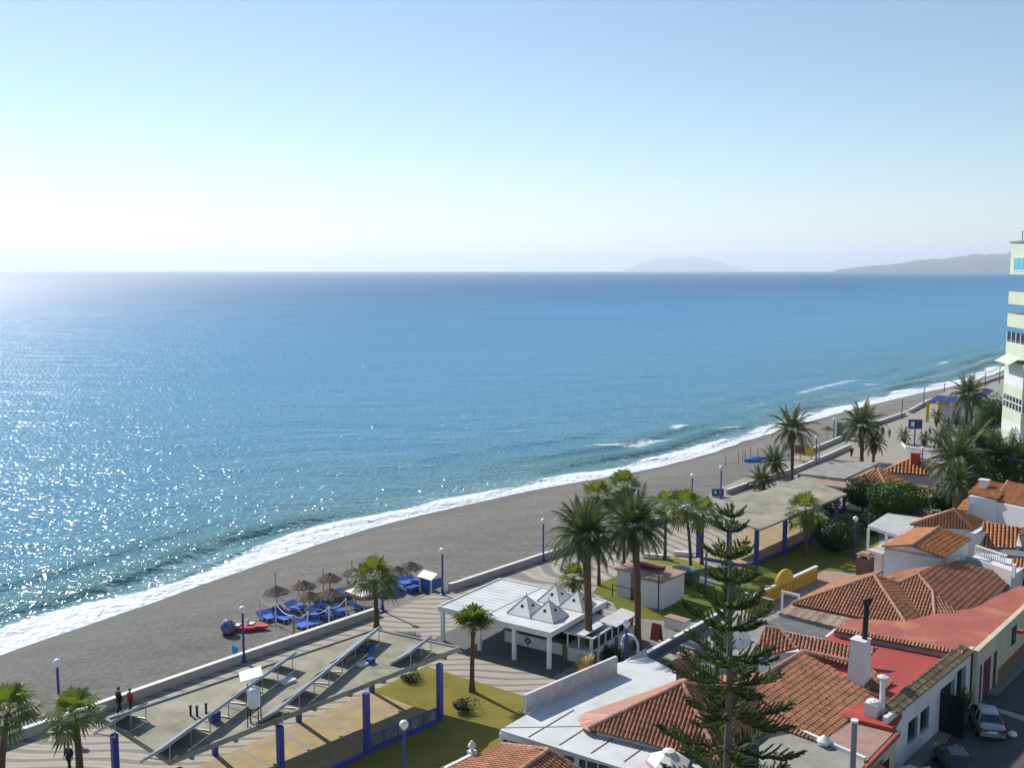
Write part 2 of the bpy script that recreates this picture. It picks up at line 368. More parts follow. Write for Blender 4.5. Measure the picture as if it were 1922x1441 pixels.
# ---- ground sheet ----
gm=MB(); 
gp=[W(x,y) for x,y in wall_px]; last=gp[-1]; first=gp[0]
gpts=[first-U*220]+gp+[last+U*1500]
gpts+= [gpts[-1]+V*1600, gpts[0]+V*1600-U*300]
gm.face([Vector((p.x,p.y,-.01)) for p in gpts])
struct(gm.build('ground',M['concplain']))
def sheet(name,pts,z,mat,kind='structure'):
    m=MB(); P_=[Vector((p.x,p.y,z)) for p in pts]
    n=len(P_); ar=sum(P_[i].x*P_[(i+1)%n].y-P_[(i+1)%n].x*P_[i].y for i in range(n))
    m.face(P_ if ar>0 else P_[::-1]); o=m.build(name,mat); o['kind']=kind; return o
def pxs(l,z=0): return [W(x,y,z) for x,y in l]
def stripe_mat():
    m,nt,b=newmat('wave_paving'); g=nd(nt,'ShaderNodeNewGeometry')
    def dot(v):
        n=nd(nt,'ShaderNodeVectorMath',operation='DOT_PRODUCT'); nt.links.new(g.outputs['Position'],n.inputs[0]); n.inputs[1].default_value=v; return n.outputs['Value']
    s=dot(tuple(U)); t=math_(nt,'ADD',dot(tuple(V)),57)
    def mr(a,b_,c,d):
        n=nd(nt,'ShaderNodeMapRange',interpolation_type='SMOOTHSTEP'); nt.links.new(s,n.inputs[0])
        for i,x in enumerate((a,b_,c,d)): n.inputs[i+1].default_value=x
        return n.outputs[0]
    k=math_(nt,'ADD',mr(58,84,.85,-.6),mr(100,130,0,1.4))
    wv=math_(nt,'MULTIPLY',math_(nt,'SINE',math_(nt,'MULTIPLY',t,.9)),.28)
    ph=math_(nt,'ADD',math_(nt,'SUBTRACT',s,math_(nt,'MULTIPLY',k,t)),wv)
    sn=math_(nt,'MULTIPLY_ADD',math_(nt,'SINE',math_(nt,'MULTIPLY',ph,2*math.pi/1.5)),.5,.5)
    c=ramp(nt,sn,[(.2,(.20,.19,.172)),(.42,(.40,.345,.275)),(.62,(.48,.425,.33)),(.9,(.38,.33,.27))])
    n=noise(nt,.6,5,.7); c=mix(nt,ramp(nt,n,[(.35,(0,0,0)),(.75,(.45,.45,.45))]),c,(.22,.20,.17))
    nt.links.new(c,b.inputs['Base Color']); b.inputs['Roughness'].default_value=.85
    bump(nt,noise(nt,25,3,.6),.2,.01,b); return m
def grass_mat(name,a,b_,c_):
    m,nt,b=newmat(name); c=ramp(nt,noise(nt,.35,6,.7),[(.35,a),(.62,b_)])
    c=mix(nt,ramp(nt,noise(nt,6,5,.8),[(.4,(0,0,0)),(.8,(.9,.9,.9))]),c,c_)
    nt.links.new(c,b.inputs['Base Color']); b.inputs['Roughness'].default_value=.95; b.inputs['Specular IOR Level'].default_value=.1
    bump(nt,noise(nt,14,5,.8),1,.08,b); return m
M['paving']=stripe_mat(); M['grass']=grass_mat('lawn',(.33,.27,.06),(.23,.21,.045),(.15,.14,.04))
M['grassg']=grass_mat('green_lawn',(.15,.19,.035),(.21,.20,.045),(.08,.095,.022))
prom=[(-220,1482),(30,1392),(460,1241),(720,1151),(735,1145),(815,1112),(860,1105),(1020,1051),(1240,981),(1300,956),(1340,920),(1500,852),(1560,825),(1640,790),(1740,755),(1870,711),(1905,712),(1900,760),(1740,800),(1700,860),(1640,905),(1590,960),(1440,1070),(1150,1090),(1130,1130),(1400,1135),(1180,1245),(1060,1292),(985,1420),(700,1600),(-300,1750)]
struct(sheet('promenade',pxs(prom),.003,M['paving']))
struct(sheet('beach_ramp',[p+Z*0 for p in pxs([(704,1157),(838,1112),(826,1088),(780,1098),(722,1128)],-.55)],-.5,M['pave']))
lawnA=pxs([(700,1296),(800,1250),(1004,1312),(985,1345),(940,1372),(960,1500),(560,1600),(640,1441),(690,1416),(810,1352)])
struct(sheet('lawn',lawnA,.012,M['grass']))
court=pxs([(365,1441),(690,1300),(720,1305),(812,1340),(826,1354),(690,1414),(628,1443),(500,1520),(240,1520)])
def court_mat():
    m,nt,b=newmat('ochre_paving'); g=nd(nt,'ShaderNodeNewGeometry')
    c=ramp(nt,noise(nt,.8,6,.7),[(.35,(.42,.32,.16)),(.65,(.30,.23,.12))])
    out=None
    for ax,ph in((U,0.4),(V,1.6)):
        n=nd(nt,'ShaderNodeVectorMath',operation='DOT_PRODUCT'); nt.links.new(g.outputs['Position'],n.inputs[0]); n.inputs[1].default_value=tuple(ax)
        fr=math_(nt,'PINGPONG',math_(nt,'ADD',n.outputs['Value'],ph+200),1.55); ln=math_(nt,'LESS_THAN',fr,.11)
        out=ln if out is None else math_(nt,'MAXIMUM',out,ln)
    c=mix(nt,out,c,(.27,.255,.22)); nt.links.new(c,b.inputs['Base Color']); b.inputs['Roughness'].default_value=.9
    bump(nt,noise(nt,12,5,.7),.4,.03,b); return m
M['court']=court_mat()
struct(sheet('paved_court',court,.02,M['court']))
struct(sheet('paved_court',pxs([(1320,1046),(1397,1061),(1527,1004),(1480,965),(1420,985)]),.02,M['court']))
struct(sheet('lawn',pxs([(1112,1112),(1130,1092),(1160,1080),(1270,1096),(1325,1064),(1398,1066),(1440,1048),(1528,1008),(1480,985),(1480,966),(1560,952),(1640,962),(1650,1010),(1640,1075),(1540,1070),(1404,1128),(1350,1150),(1290,1168),(1165,1158),(1150,1130)]),.016,M['grassg']))
struct(sheet('lawn',pxs([(1214,1052),(1240,1040),(1322,1058),(1308,1074)]),.018,M['grass']))
struct(sheet('path',pxs([(1166,1206),(1162,1156),(1240,1168),(1275,1175),(1262,1200),(1200,1240)]),.022,M['pave']))
struct(sheet('path',pxs([(1206,1064),(1214,1054),(1305,1075),(1400,1092),(1385,1102),(1290,1088)]),.024,M['pave']))
struct(sheet('path',pxs([(1540,958),(1600,962),(1670,985),(1660,992),(1600,975),(1530,966)]),.024,M['pave']))
struct(sheet('lawn',pxs([(1720,868),(1790,872),(1786,890),(1735,888)]),.02,M['grassg']))
# street
struct(sheet('road',pxs([(1761,1375),(1820,1320),(1850,1297),(1922,1222),(2000,1150),(2300,1000),(2900,1300),(2600,1600),(1500,1700),(1640,1500)]),.012,M['asphalt']))
struct(sheet('street_strip',pxs([(1822,1318),(1836,1316),(1930,1346),(1930,1356)]),.02,pm('pale_street_strip',(.45,.42,.36),(.3,.28,.24),2,.8)))  # thin pale strip lying across the street
kb=MB()
ka=W(1690,1441); 
for a,b2 in(((1640,1500),(1762,1369)),((1762,1369),(1818,1322)),((1845,1300),(1925,1222))):
    p,q=W(*a),W(*b2); d=(q-p); kb.ob(p,d,V*.9,Z*.13)
struct(kb.build('pavement',M['pave']))
# hills
def hills(name,D,prof,zb,mat,seed,dep=.25):
    rs=random.Random(seed); m=MB(); cols=[]
    n=160; x0,x1=prof[0][0],prof[-1][0]
    for i in range(n+1):
        x=x0+(x1-x0)*i/n; y=np.interp(x,[p[0] for p in prof],[p[1] for p in prof])
        hz=(508.3-y)/F*D+CH
        if y>=507: hz=0
        hz*=1+.05*math.sin(i*.35+seed)+.025*math.sin(i*.9)+.01*rs.uniform(-1,1)
        az=math.atan((x-CXP)/F); row=[]
        for k,f in enumerate((0,.18,.4,.62,.82,1.0)):
            r=D*(1-dep+dep*f*1.0)/math.cos(az)
            zz=zb+(hz-zb)*(f**1.25)*(1+.06*rs.uniform(-1,1)*(0<f<1))
            row.append(Vector((math.sin(az)*r,math.cos(az)*r,zz)))
        rb=D*1.3/math.cos(az); row.append(Vector((math.sin(az)*rb,math.cos(az)*rb,zb)))
        cols.append(row)
    vs=[p for r_ in cols for p in r_]; w=7
    fs=[(i*w+k,(i+1)*w+k,(i+1)*w+k+1,i*w+k+1) for i in range(n) for k in range(w-1)]
    m.add(vs,fs); o=m.build(name,mat,smooth=True); return struct(o)
M['hill']=pm('distant_hill',(.05,.06,.045),(.09,.085,.065),.0008,.95,lo=.4,hi=.6)
hills('hills',24000,[(1555,508),(1600,502),(1650,498),(1700,492),(1760,485),(1800,482),(1840,478),(1880,475),(1960,468),(2100,455),(2400,450)],-3,M['hill'],3)
hills('hills',20000,[(1640,507),(1720,499),(1800,496),(1850,493),(1900,490),(2000,485),(2300,478)],-3,M['hill'],8,.12)
hills('mountain',62000,[(1165,508),(1180,503),(1200,494),(1225,486),(1250,482),(1270,484),(1300,483),(1330,487),(1360,495),(1400,505),(1420,508)],-3,M['hill'],5)
# ================= SEA WALLS, LAMPS =================
def wallrun(label,pts,h=.64,t=.30,mat='wallcap',zb=-1.3):
    m=MB(); P_=[W(x,y) for x,y in pts]
    for i in range(len(P_)-1):
        a,b=P_[i],P_[i+1]; d=(b-a).normalized(); n=Vector((-d.y,d.x,0))
        m.ob(Vector((a.x,a.y,zb)),(b-a),n*t,Z*(h-zb))
    c=MB()
    for i in range(len(P_)-1):
        a,b=P_[i],P_[i+1]; d=(b-a).normalized(); n=Vector((-d.y,d.x,0))
        c.ob(Vector((a.x,a.y,h+.003))-n*.05,(b-a),n*(t+.1),Z*.07)
    r=thing('sea_wall',label,'wall',P_[0]); m.build('wall_body',M['wallpink'],r); c.build('coping',M['white'],r); return r
M['wallpink']=pm('pinkish_render',(.55,.46,.42),(.44,.38,.35),1,.85,.3,14,.02,stain=((.3,.27,.25),1.5,.55,.8))
wallrun('longest pinkish sea wall with white coping, from the left edge to the lounger beach palm',[(-420,1560),(-200,1478),(30,1392),(160,1347),(460,1241),(712,1154)])
wallrun('low sea wall with white coping running behind the white flat-roofed kiosk to the blue sign',[(845,1109),(860,1105),(1020,1051),(1240,981),(1292,956)])
wallrun('low sea wall between the beach lamps and the tall date palm, beside the ramp',[(1366,928),(1420,909),(1500,884),(1560,858),(1597,841)])
wallrun('farthest low sea wall, starting at the playground and running on to the pale tower',[(1520,851),(1640,800),(1700,779)])
wallrun('low sea wall at the far end of the promenade behind the blue-roofed pavilion',[(1708,775),(1740,757),(1870,712),(1990,672)])
globe=pm('lamp_globe',(.82,.82,.80),(.74,.74,.71),3,.3,spec=.6)
def lamp(label,px,py,H=4.2,group='blue lamp posts with white globes'):
    p=G(px,py,H); return lamp_at(label,p,H,group)
def lamp_at(label,p,H=4.2,group='blue lamp posts with white globes'):
    global LAMP0
    if LAMP0 is None:
        r=thing('street_lamp',label,'street lamp',p,group)
        m=MB(); m.tube((0,0,.55),(0,0,H-.28),.10,.085,10); m.build('pole',M['blue'],r,local=True,smooth=False)
        m=MB(); m.lathe((0,0,0),[(.26,0),(.26,.08),(.17,.12),(.15,.5),(.11,.58)],12); m.build('base',M['blue'],r,local=True)
        m=MB(); m.tube((0,0,H-.29),(0,0,H-.2),.11,.13,10); m.build('collar',M['white'],r,local=True)
        m=MB(); m.sphere((0,0,H),.27,16,10); m.build('globe',globe,r,local=True,smooth=True)
        LAMP0=r; return r
    return dup(LAMP0,p,0,label)
LAMP0=None
for l,x,y in [('beach lamp post nearest the left edge, rising behind the bushy palm',107,1243),
 ('blue lamp post at the sea wall beside the red pedal boats',455,1143),
 ('blue lamp post whose globe shows through the fronds of the palm by the lounger beach',717,1060),
 ('blue lamp post at the wall end beside the blue and white beach hut',830,1033),
 ('lone blue lamp post on the sea wall left of the big palm clump',1020,977),
 ('blue lamp post standing behind the group of three slim palms',1300,892),
 ('blue lamp post with small blue sign boxes at its foot',1354,877),
 ('blue lamp post beside the yellow playground and tall date palm',1533,820),
 ('blue lamp post near the grey board on the far wall',1566,786),
 ('distant blue lamp post halfway along the far promenade wall',1694,747),
 ('distant blue lamp post just left of the blue-roofed pavilion',1735,730),
 ('distant blue lamp post showing above the blue-roofed pavilion',1773,721),
 ('distant blue lamp post between the palm and the pale tower',1850,702),
 ('farthest blue lamp post, right beside the pale tower',1877,690),
 ('lawn lamp post in front of the near shelter, large white globe',758,1359),
 ('blue lamp post beside the kiosk and the white hoop',1176,1170),
 ('blue lamp post in the shaded lawn before the white pergola',1606,973),
 ('short blue lamp post among the araucaria branches behind the green box',1326,1031),
 ('blue lamp post in the far palm garden before the tower',1824,803),
 ('blue lamp post behind the hip-roofed pavilion with red chimney',1732,841)]:
    lamp(l,x,y)
# ================= SHELTERS =================
def postb(parent,px,py,zt=3.98,w=.34):
    p=G(px,py,zt); m=MB(); m.bx((p.x,p.y,zt/2),(w,w,zt),0,(U,V)); m.build('post',M['blue'],parent)
    return p
H1=4.0
def slab(m,pts,z0,z1): m.prism([(p.x,p.y) for p in pts],z0,z1)
sh=thing('shelter','flat stained roof on square blue posts with tilted panel rows, at the lower left','shelter',G(520,1300,0))
rp=[W(x,y,4.22) for x,y in((196,1350),(318,1428),(864,1215),(704,1180))]
m=MB(); slab(m,rp,3.98,4.2); m.build('roof',M['conc'],sh)
m=MB()
for i in range(4):
    a,b=rp[i],rp[(i+1)%4]; d=(b-a).normalized(); n=Vector((-d.y,d.x,0)); c=(rp[0]+rp[2])/2
    if n.dot(c-a)<0: n=-n
    m.ob(Vector((a.x,a.y,4.2))+d*.16,(b-a)-d*.16,n*.16,Z*.10)
m.build('roof_edge',M['concplain'],sh)
for x,y in((214,1377),(336,1441),(525,1362),(687,1300),(825,1245)): postb(sh,x,y,3.97)
for x,y in((404,1416),(561,1354),(698,1298)):
    p=W(x,y); mm=MB(); mm.bx((p.x,p.y,1.985),(.3,.3,3.97),0,(U,V)); mm.build('post',M['blue'],sh)
m=MB(); 
for k in range(8):
    q=.06+.125*k; a=rp[0].lerp(rp[3],q); b=rp[1].lerp(rp[2],q); a=Vector((a.x,a.y,3.78)); b=Vector((b.x,b.y,3.78)); m.ob(a,(b-a),(rp[3]-rp[0]).normalized()*.15,Z*.19)
m.build('beam',M['concplain'],sh)
# solar rows
def solar(label,a,b,legs=5,gaps=()):
    A=W(a[0],a[1],5.2); B=W(b[0],b[1],5.2); d=(B-A).normalized(); q=Vector((-d.y,d.x,0)); ta=R(33)
    q=(q*math.cos(ta)-Z*math.sin(ta)).normalized(); L=(B-A).length; Wd=1.75
    r=thing('solar_panel_row',label,'solar panels',Vector((A.x,A.y,4.22)),'rows of tilted panels on the near shelter roof')
    n=max(1,round(L/1.05)); w=L/n
    nn=d.cross(q); nn=nn if nn.z>0 else -nn
    m=MB(); m.ob(A-d*.02,d*(L+.04),q*.62,nn*.06); m.build('top_panel',M['panel'],r)
    for i in range(n):
        if i in gaps: continue
        m=MB(); m.ob(A+q*.66+d*(i*w+.02),d*(w-.03),q*(Wd-.66),nn*.05); m.build('panel',M['panel'],r)
    f=MB(); f.ob(A-nn*.09-d*.05,d*(L+.1),q*.07,nn*.07); f.ob(A+q*(Wd-.12)-nn*.09-d*.05,d*(L+.1),q*.07,nn*.07)
    for i in range(n+1): f.ob(A+d*(i*w-.02)-nn*.085,d*.05,q*Wd,nn*.06)
    f.build('frame',M['metal'],r)
    for i in range(legs):
        g=MB(); p=A+d*(L*(.04+.92*i/(legs-1))); g.tube(p-nn*.08,Vector((p.x,p.y,4.2)),.03,n=6)
        p2=p+q*(Wd-.15); g.tube(p2-nn*.08,Vector((p2.x,p2.y,4.2)),.03,n=6); g.tube(Vector((p.x,p.y,4.24)),Vector((p2.x,p2.y,4.24)),.025,n=6)
        g.tube(Vector((p.x,p.y,4.3)),p2-nn*.1,.02,n=5)
        g.build('leg',M['metal'],r)
solar('longest row of tilted grey panels, running to the left front corner of the shelter roof',(305,1405),(556,1224),8,(4,5,6,7,9,11))
solar('middle row of tilted grey panels above the biggest dark shadow on the shelter roof',(520,1334),(717,1174),8,(2,5,6,8))
solar('short tilted panel at the right end of the shelter roof',(768,1226),(810,1194),3)
solar('short tilted panel at the left end of the shelter roof beside the two walkers',(212,1354),(275,1318),3)
# water heater on the roof
p=W(478,1360,4.2); r=thing('water_heater','white tank heater with a small pale panel, standing on the shelter roof','water heater',p)
m=MB(); m.lathe((0,0,1.1),[(.05,-.02),(.34,0),(.36,.1),(.36,1.0),(.28,1.12),(.04,1.16)],16); m.build('tank',M['tank'],r,local=True,smooth=True)
m=MB(); m.ob((-.75,.1,2.45),(1.2,.3,.28),(-.35,.9,.22),(0,0,.06)); m.build('panel',M['white'],r,local=True)
m=MB()
for sx_,sy_ in((-.32,-.3),(.32,-.3),(-.32,.3),(.32,.3)): m.tube((sx_,sy_,0),(sx_*.9,sy_*.9,1.2),.035,n=6)
m.tube((.3,.35,0),(.2,.6,2.3),.035,n=6); m.tube((-.3,.35,0),(-.5,.6,2.2),.035,n=6); m.tube((-.32,-.3,.5),(.32,.3,.5),.02,n=5); m.tube((.32,-.3,.5),(-.32,.3,.5),.02,n=5)
m.build('stand',M['black'],r,local=True)
# clutter on the roof
for l,x,y,sz,mt in(('small pale blue crate between the two long panel rows',695,1222,(.5,.4,.35),'bluecloth'),('blue crate near the short right-hand panel on the roof',696,1244,(.5,.35,.3),'blue'),('blue bundle beside the longest panel row',403,1352,(.55,.45,.5),'blue'),('white board lying beside the middle panel row',682,1247,(.9,.5,.12),'white'),('pale box between the panel rows near the roof centre',655,1238,(.8,.5,.3),'pinkish'),('flat pale board behind the longest panel row',540,1280,(.9,.6,.14),'white')):
    p=W(x,y,4.2); m=MB(); m.bx((p.x,p.y,4.2+sz[2]/2),sz,0,(U,V)); m.bx((p.x,p.y,4.2+sz[2]+.02),(sz[0]*1.06,sz[1]*1.06,.04),0,(U,V)); tag(m.build('crate',M[mt]),l,'crate')
for l,x,y in(('thin dark vent pipe, left of the pair behind the longest panel row',370,1343),('thin dark vent pipe nearest the longest panel row',387,1338),('short dark vent pipe by the left walkers end of the roof',358,1342)):
    p=W(x,y,4.2); m=MB(); m.tube(p,p+Z*.55,.07,n=8); m.tube(p+Z*.55,p+Z*.62,.11,n=8); tag(m.build('vent_pipe',M['black']),l,'vent pipe','vent pipes on the shelter roof')
# blue kerb rail along the court
def kerb(label,pts,h=.28,w=.28):
    m=MB(); P_=[W(x,y) for x,y in pts]
    for i in range(len(P_)-1):
        a,b=P_[i],P_[i+1]; d=(b-a).normalized(); n=Vector((-d.y,d.x,0)); m.ob(a-n*w/2,b-a,n*w,Z*h)
    return tag(m.build('kerb',M['blue']),label,'kerb')
kerb('blue kerb along the foot of the near shelter posts',[(560,1475),(624,1445),(680,1419)]); kerb('blue kerb closing the ochre court beside the lawn',[(694,1411),(818,1358)])
kerb('blue kerb on the lawn side of the far ochre court',[(1322,1050),(1396,1064),(1466,1038),(1518,1012),(1560,992)])
r=thing('court_railing','blue railing with pale panels between the two right-hand shelter posts','railing',W(750,1383))
a,b=W(694,1409),W(818,1356); d=(b-a)
m=MB(); m.tube(a+Z*1.0+d*.0,b+Z*1.0,.07,n=8); m.build('top_rail',M['blue'],r)
m=MB(); m.ob(a+Z*.3,d,V*.04,Z*.62); m.build('infill_panel',pm('pale_panel',(.20,.20,.19),(.10,.10,.10),1.2,.6),r)
m=MB(); 
for k in range(6): m.tube(a+d*(k/5)+Z*.25+V*.06,a+d*(k/5)+Z*1.02+V*.06,.035,n=6)
m.build('upright',M['blue'],r)
# far shelter
sh2=thing('shelter','empty stained flat roof on blue posts beyond the araucaria, with an ochre court before it','shelter',G(1460,950,0))
rp=[W(x,y,4.22) for x,y in((1322,960),(1427,992),(1590,926),(1505,894))]
m=MB(); slab(m,rp,3.98,4.2); m.build('roof',M['conc'],sh2)
for x,y in((1312,976),(1369,985),(1421,993),(1474,972),(1525,952),(1571,933)): postb(sh2,x,y,3.97,.36)
sh3=thing('shelter','pale flat roof canopy with a pinkish strip, next to the hip-roofed pavilion','shelter',G(1560,900,0))
rp=[W(x,y,4.3) for x,y in((1497,888),(1586,898),(1650,868),(1562,862))]
m=MB(); slab(m,rp,4.0,4.3); m.build('roof',M['concplain'],sh3)
rp=[W(x,y,3.9) for x,y in((1493,897),(1500,905),(1588,916),(1588,902))]
m=MB(); slab(m,rp,3.75,3.95); m.build('roof_strip',M['pinkish'],sh3)
for x,y in((1500,890),(1586,902),(1560,866),(1645,872)): postb(sh3,x,y,3.9,.3)
# ================= KIOSK =================
O=G(822,1138,3.0); Bc=G(1033,1188,3.0); Tc=G(958,1090,3.0)
ex=(Bc-O).normalized(); eyd=Z.cross(ex).normalized(); LA=(Bc-O).length; LB=(Tc-O).dot(eyd)
def K(a,b,z=0): return O+ex*a+eyd*b+Z*z
kk=thing('kiosk','white flat-roofed kiosk with four small pyramids on the roof and an open bar','kiosk',K(LA/2,LB/2))
m=MB()
m.ob(K(0,0,2.62),ex*LA,eyd*LB,Z*.36); m.build('roof',M['white_roof'],kk)
m=MB()
m.ob(K(LA*.40,.0,2.984),ex*.08,eyd*LB,Z*.05); m.ob(K(0,-.05,2.98),ex*(LA+.05),eyd*.12,Z*.1); m.ob(K(LA-.07,.07,2.98),ex*.12,eyd*(LB-.07),Z*.1); m.ob(K(-.05,.07,2.98),ex*.12,eyd*(LB-.07),Z*.1); m.ob(K(.07,LB-.07,2.98),ex*(LA-.14),eyd*.12,Z*.1)
for i in range(1,14): m.ob(K(.2,LB*i/14,2.983),ex*(LA*.38),eyd*.05,Z*.02)
m.build('roof_trim',M['white'],kk)
m=MB(); m.ob(K(-.6,-.9,-.05),ex*(LA+1.3),eyd*(LB+.8),Z*.17); m.build('floor_slab',pm('dark_floor_slab',(.13,.135,.125),(.10,.10,.095),1,.8),kk)
for a,b in((.3,.25),(LA*.37,.25),(LA*.68,.25),(LA-.25,.25),(.3,LB-.4),(LA*.37,LB-.4),(LA-.25,LB-.4)):
    m=MB(); m.bx(K(a,b,1.37),(.27,.27,2.5),0,(ex,eyd)); m.build('column',M['white'],kk)
def pyr(px,py):
    p=W(px,py,3.0); c=MB(); s=1.15; h=1.35
    q=[p+ex*-s+eyd*-s,p+ex*s+eyd*-s,p+ex*s+eyd*s,p+ex*-s+eyd*s]; top=p+Z*h
    q=[x+Z*.03 for x in q]
    for i in range(4): c.face([q[i],q[(i+1)%4],top])
    c.face(q[::-1]); o=c.build('roof_pyramid',M['white'],kk)
    for i in range(4):
        d=MB(); a,b=q[i],q[(i+1)%4]; n=(b-a).cross(top-a).normalized(); ce=(a+b+top)/3+(top-(a+b)/2)*.14
        t1=(b-a).normalized(); t2=n.cross(t1)
        ring=[ce+n*.02+(t1*math.cos(x)+t2*math.sin(x))*.14 for x in [k*math.pi/5 for k in range(10)]]; d.face(ring)
        d.build('vent_hole',M['dark'],o)
    e=MB(); e.tube(top,q[1]+Z*.02,.03,n=5); e.tube(top,q[0]+Z*.02,.03,n=5); e.tube(top,q[2]+Z*.02,.03,n=5); e.tube(top-Z*.1,top+Z*.28,.03,n=5); e.build('edge_bar',M['greyp'],o)
for x,y in((988,1148),(1030,1157),(1043,1126),(1084,1137)): pyr(x,y)
# bar: counters
m=MB(); m.ob(K(LA*.42,LB*.34,.12),ex*(LA*.52),eyd*.5,Z*.95); m.build('bar_counter',M['white'],kk)
m=MB(); m.ob(K(LA*.41,LB*.34-.12,1.075),ex*(LA*.54),eyd*.75,Z*.08); m.build('counter_top',M['greyp'],kk)
m=MB(); c=K(LA*.63,LB*.34-.012,.62)
for s_,k_ in((.34,0),): m.face([c-ex*s_,c+Z*s_,c+ex*s_,c-Z*s_][::-1])
m.build('diamond_emblem',M['blue'],kk)
m=MB(); c2=c-eyd*.006; m.face([c2-ex*.13,c2+Z*.13,c2+ex*.13,c2-Z*.13][::-1]); m.build('diamond_emblem',M['white'],kk)
m=MB(); m.ob(K(LA*.42,LB-.7,.12),ex*(LA*.56),eyd*.3,Z*2.48); m.ob(K(LA*.42,LB*.45,.12),ex*.2,eyd*(LB*.5),Z*2.48); m.build('back_wall',M['greyp'],kk)
m=MB()
for i in range(5): m.ob(K(LA*.46+i*.9,LB-1.1,1.2+.0*i),ex*.7,eyd*.38,Z*(.5+.3*(i%3)))
m.build('shelf_goods',M['brown'],kk)
# inland wing with glazed front
m=MB(); m.ob(K(LA*.97,LB*.28,0),ex*2.6,eyd*(LB*.85),Z*1.15); m.build('wing_wall',M['wallwhite'],kk)
m=MB()
for i in range(5): m.ob(K(LA*.97+2.6,LB*(.28+.2*i)-.02*i,0),ex*.12,eyd*.42,Z*1.17)
m.ob(K(LA*.97-.05,LB*.28-.1,0),ex*.4,eyd*.1,Z*1.17)
m.build('pilaster',M['brown'],kk)
m=MB(); 
for i in range(8): m.ob(K(LA*.97+2.45,LB*(.28+.12*i),1.15),ex*.09,eyd*.09,Z*1.05)
m.ob(K(LA*.97+2.44,LB*.28,1.15),ex*.11,eyd*(LB*.85),Z*.06); m.ob(K(LA*.97+2.44,LB*.28,2.15),ex*.11,eyd*(LB*.85),Z*.12)
for i in range(3): m.ob(K(LA*.97+.3+i,LB*.28,1.15),ex*.09,eyd*.09,Z*1.05)
m.ob(K(LA*.97,LB*.28,2.2),ex*2.6,eyd*.12,Z*.1); m.build('window_frame',M['white'],kk)
m=MB(); m.ob(K(LA*.97+2.3,LB*.3,1.2),ex*.03,eyd*(LB*.8),Z*.95); m.build('window_glass',M['glass'],kk)
m=MB(); a=K(LA*.97-.1,LB*.28-.1,2.32); m.ob(a,ex*2.0,eyd*(LB*.55),Z*.07); a=K(LA*.97+1.5,LB*.62,2.5); m.ob(a,ex*1.5+Z*-.18,eyd*(LB*.42),Z*.06); m.build('awning',M['white_roof'],kk)
m=MB(); m.ob(K(LA*.97+2.5,LB*.95,1.3),ex*.05,eyd*.9,Z*.9); m.build('poster',pm('red_poster',(.42,.09,.07),(.35,.08,.06),2,.6),kk)
# ================= TILED HOUSES =================
def roofface(pl,tl,pts,pitch=.25,course=.40,r=.09,th=.10):
    pts=[Vector(p) for p in pts]; n=Vector((0,0,0))
    for i in range(len(pts)):
        a,b=pts[i],pts[(i+1)%len(pts)]; n+=Vector(((a.y-b.y)*(a.z+b.z),(a.z-b.z)*(a.x+b.x),(a.x-b.x)*(a.y+b.y)))
    n.normalize()
    if n.z<0: n=-n; pts=pts[::-1]
    ce=sum(pts,Vector((0,0,0)))/len(pts)
    if n.z>.2:
        for p in pts: p.z=ce.z-((p.x-ce.x)*n.x+(p.y-ce.y)*n.y)/n.z
    low=[p-Z*th for p in pts]; k=len(pts)
    pl.add(pts+low,[tuple(range(k)),tuple(range(k,2*k))[::-1]]+[(i,k+i,k+(i+1)%k,(i+1)%k) for i in range(k)])
    if tl is None: return
    d=(-Z+n*n.z).normalized() if abs(n.z)<.9995 else -V
    w=n.cross(d).normalized(); o=pts[0]
    q=[((p-o).dot(w),(p-o).dot(d)) for p in pts]
    x0=min(a for a,_ in q); x1=max(a for a,_ in q); x=x0+pitch*.5
    while x<x1:
        ys=[]
        for i in range(k):
            (ax_,ay),(bx_,by)=q[i],q[(i+1)%k]
            if (ax_<=x<bx_) or (bx_<=x<ax_): ys.append(ay+(by-ay)*(x-ax_)/(bx_-ax_))
        ys.sort()
        for y0,y1 in zip(ys[::2],ys[1::2]):
            y=y0; 
            if course is None: segs=[(y0,y1)]
            else:
                segs=[]; y=y1
                while y>y0+.02:
                    segs.append((max(y-course,y0),y)); y-=course
            for a,b in segs:
                jx=random.uniform(-.012,.012); base=len(tl.v); vs=[]
                for yy,rr,up in((a,r*.82,.0),(b+.03,r,.02)):
                    c=o+w*(x+jx)+d*yy+n*(.0+up)
                    for ang in (0,50,90,130,180):
                        an=R(ang); vs.append(c+w*math.cos(an)*rr+n*(math.sin(an)*rr*.95+.0))
                tl.add(vs,[(i,i+1,6+i,5+i) for i in range(4)]+[(5,6,7,8,9)],0,random.random())
        x+=pitch
def caps(m,a,b,r=.13):
    a,b=Vector(a),Vector(b); L=(b-a).length; n=max(1,int(L/.42)); 
    for i in range(n):
        m.tube(a.lerp(b,i/n)+Z*.03,a.lerp(b,(i+1)/n)+Z*.03,r*.9,r*1.05,n=8)
def tiled(parent,faces,capl=(),mat='tile',pitch=.25,course=.40,name='roof'):
    for f in faces:
        pl,tl=MB(),MB(); roofface(pl,tl,f,pitch,course,pitch*.36)
        o=pl.build(name,M['mortar'],parent); 
        if tl.v: t=tl.build('roof_tiles',M[mat],o,local=False,smooth=False)
    m=MB()
    for a,b in capl: caps(m,a,b)
    if m.v: m.build('ridge_tiles',M['cap'],parent)
def walls(parent,pts,zt,z0=0,mat='wallwhite',name='wall',t=None):
    m=MB(); m.prism([(p.x,p.y) for p in pts],z0,zt); return m.build(name,M[mat],parent)
EV=3.4
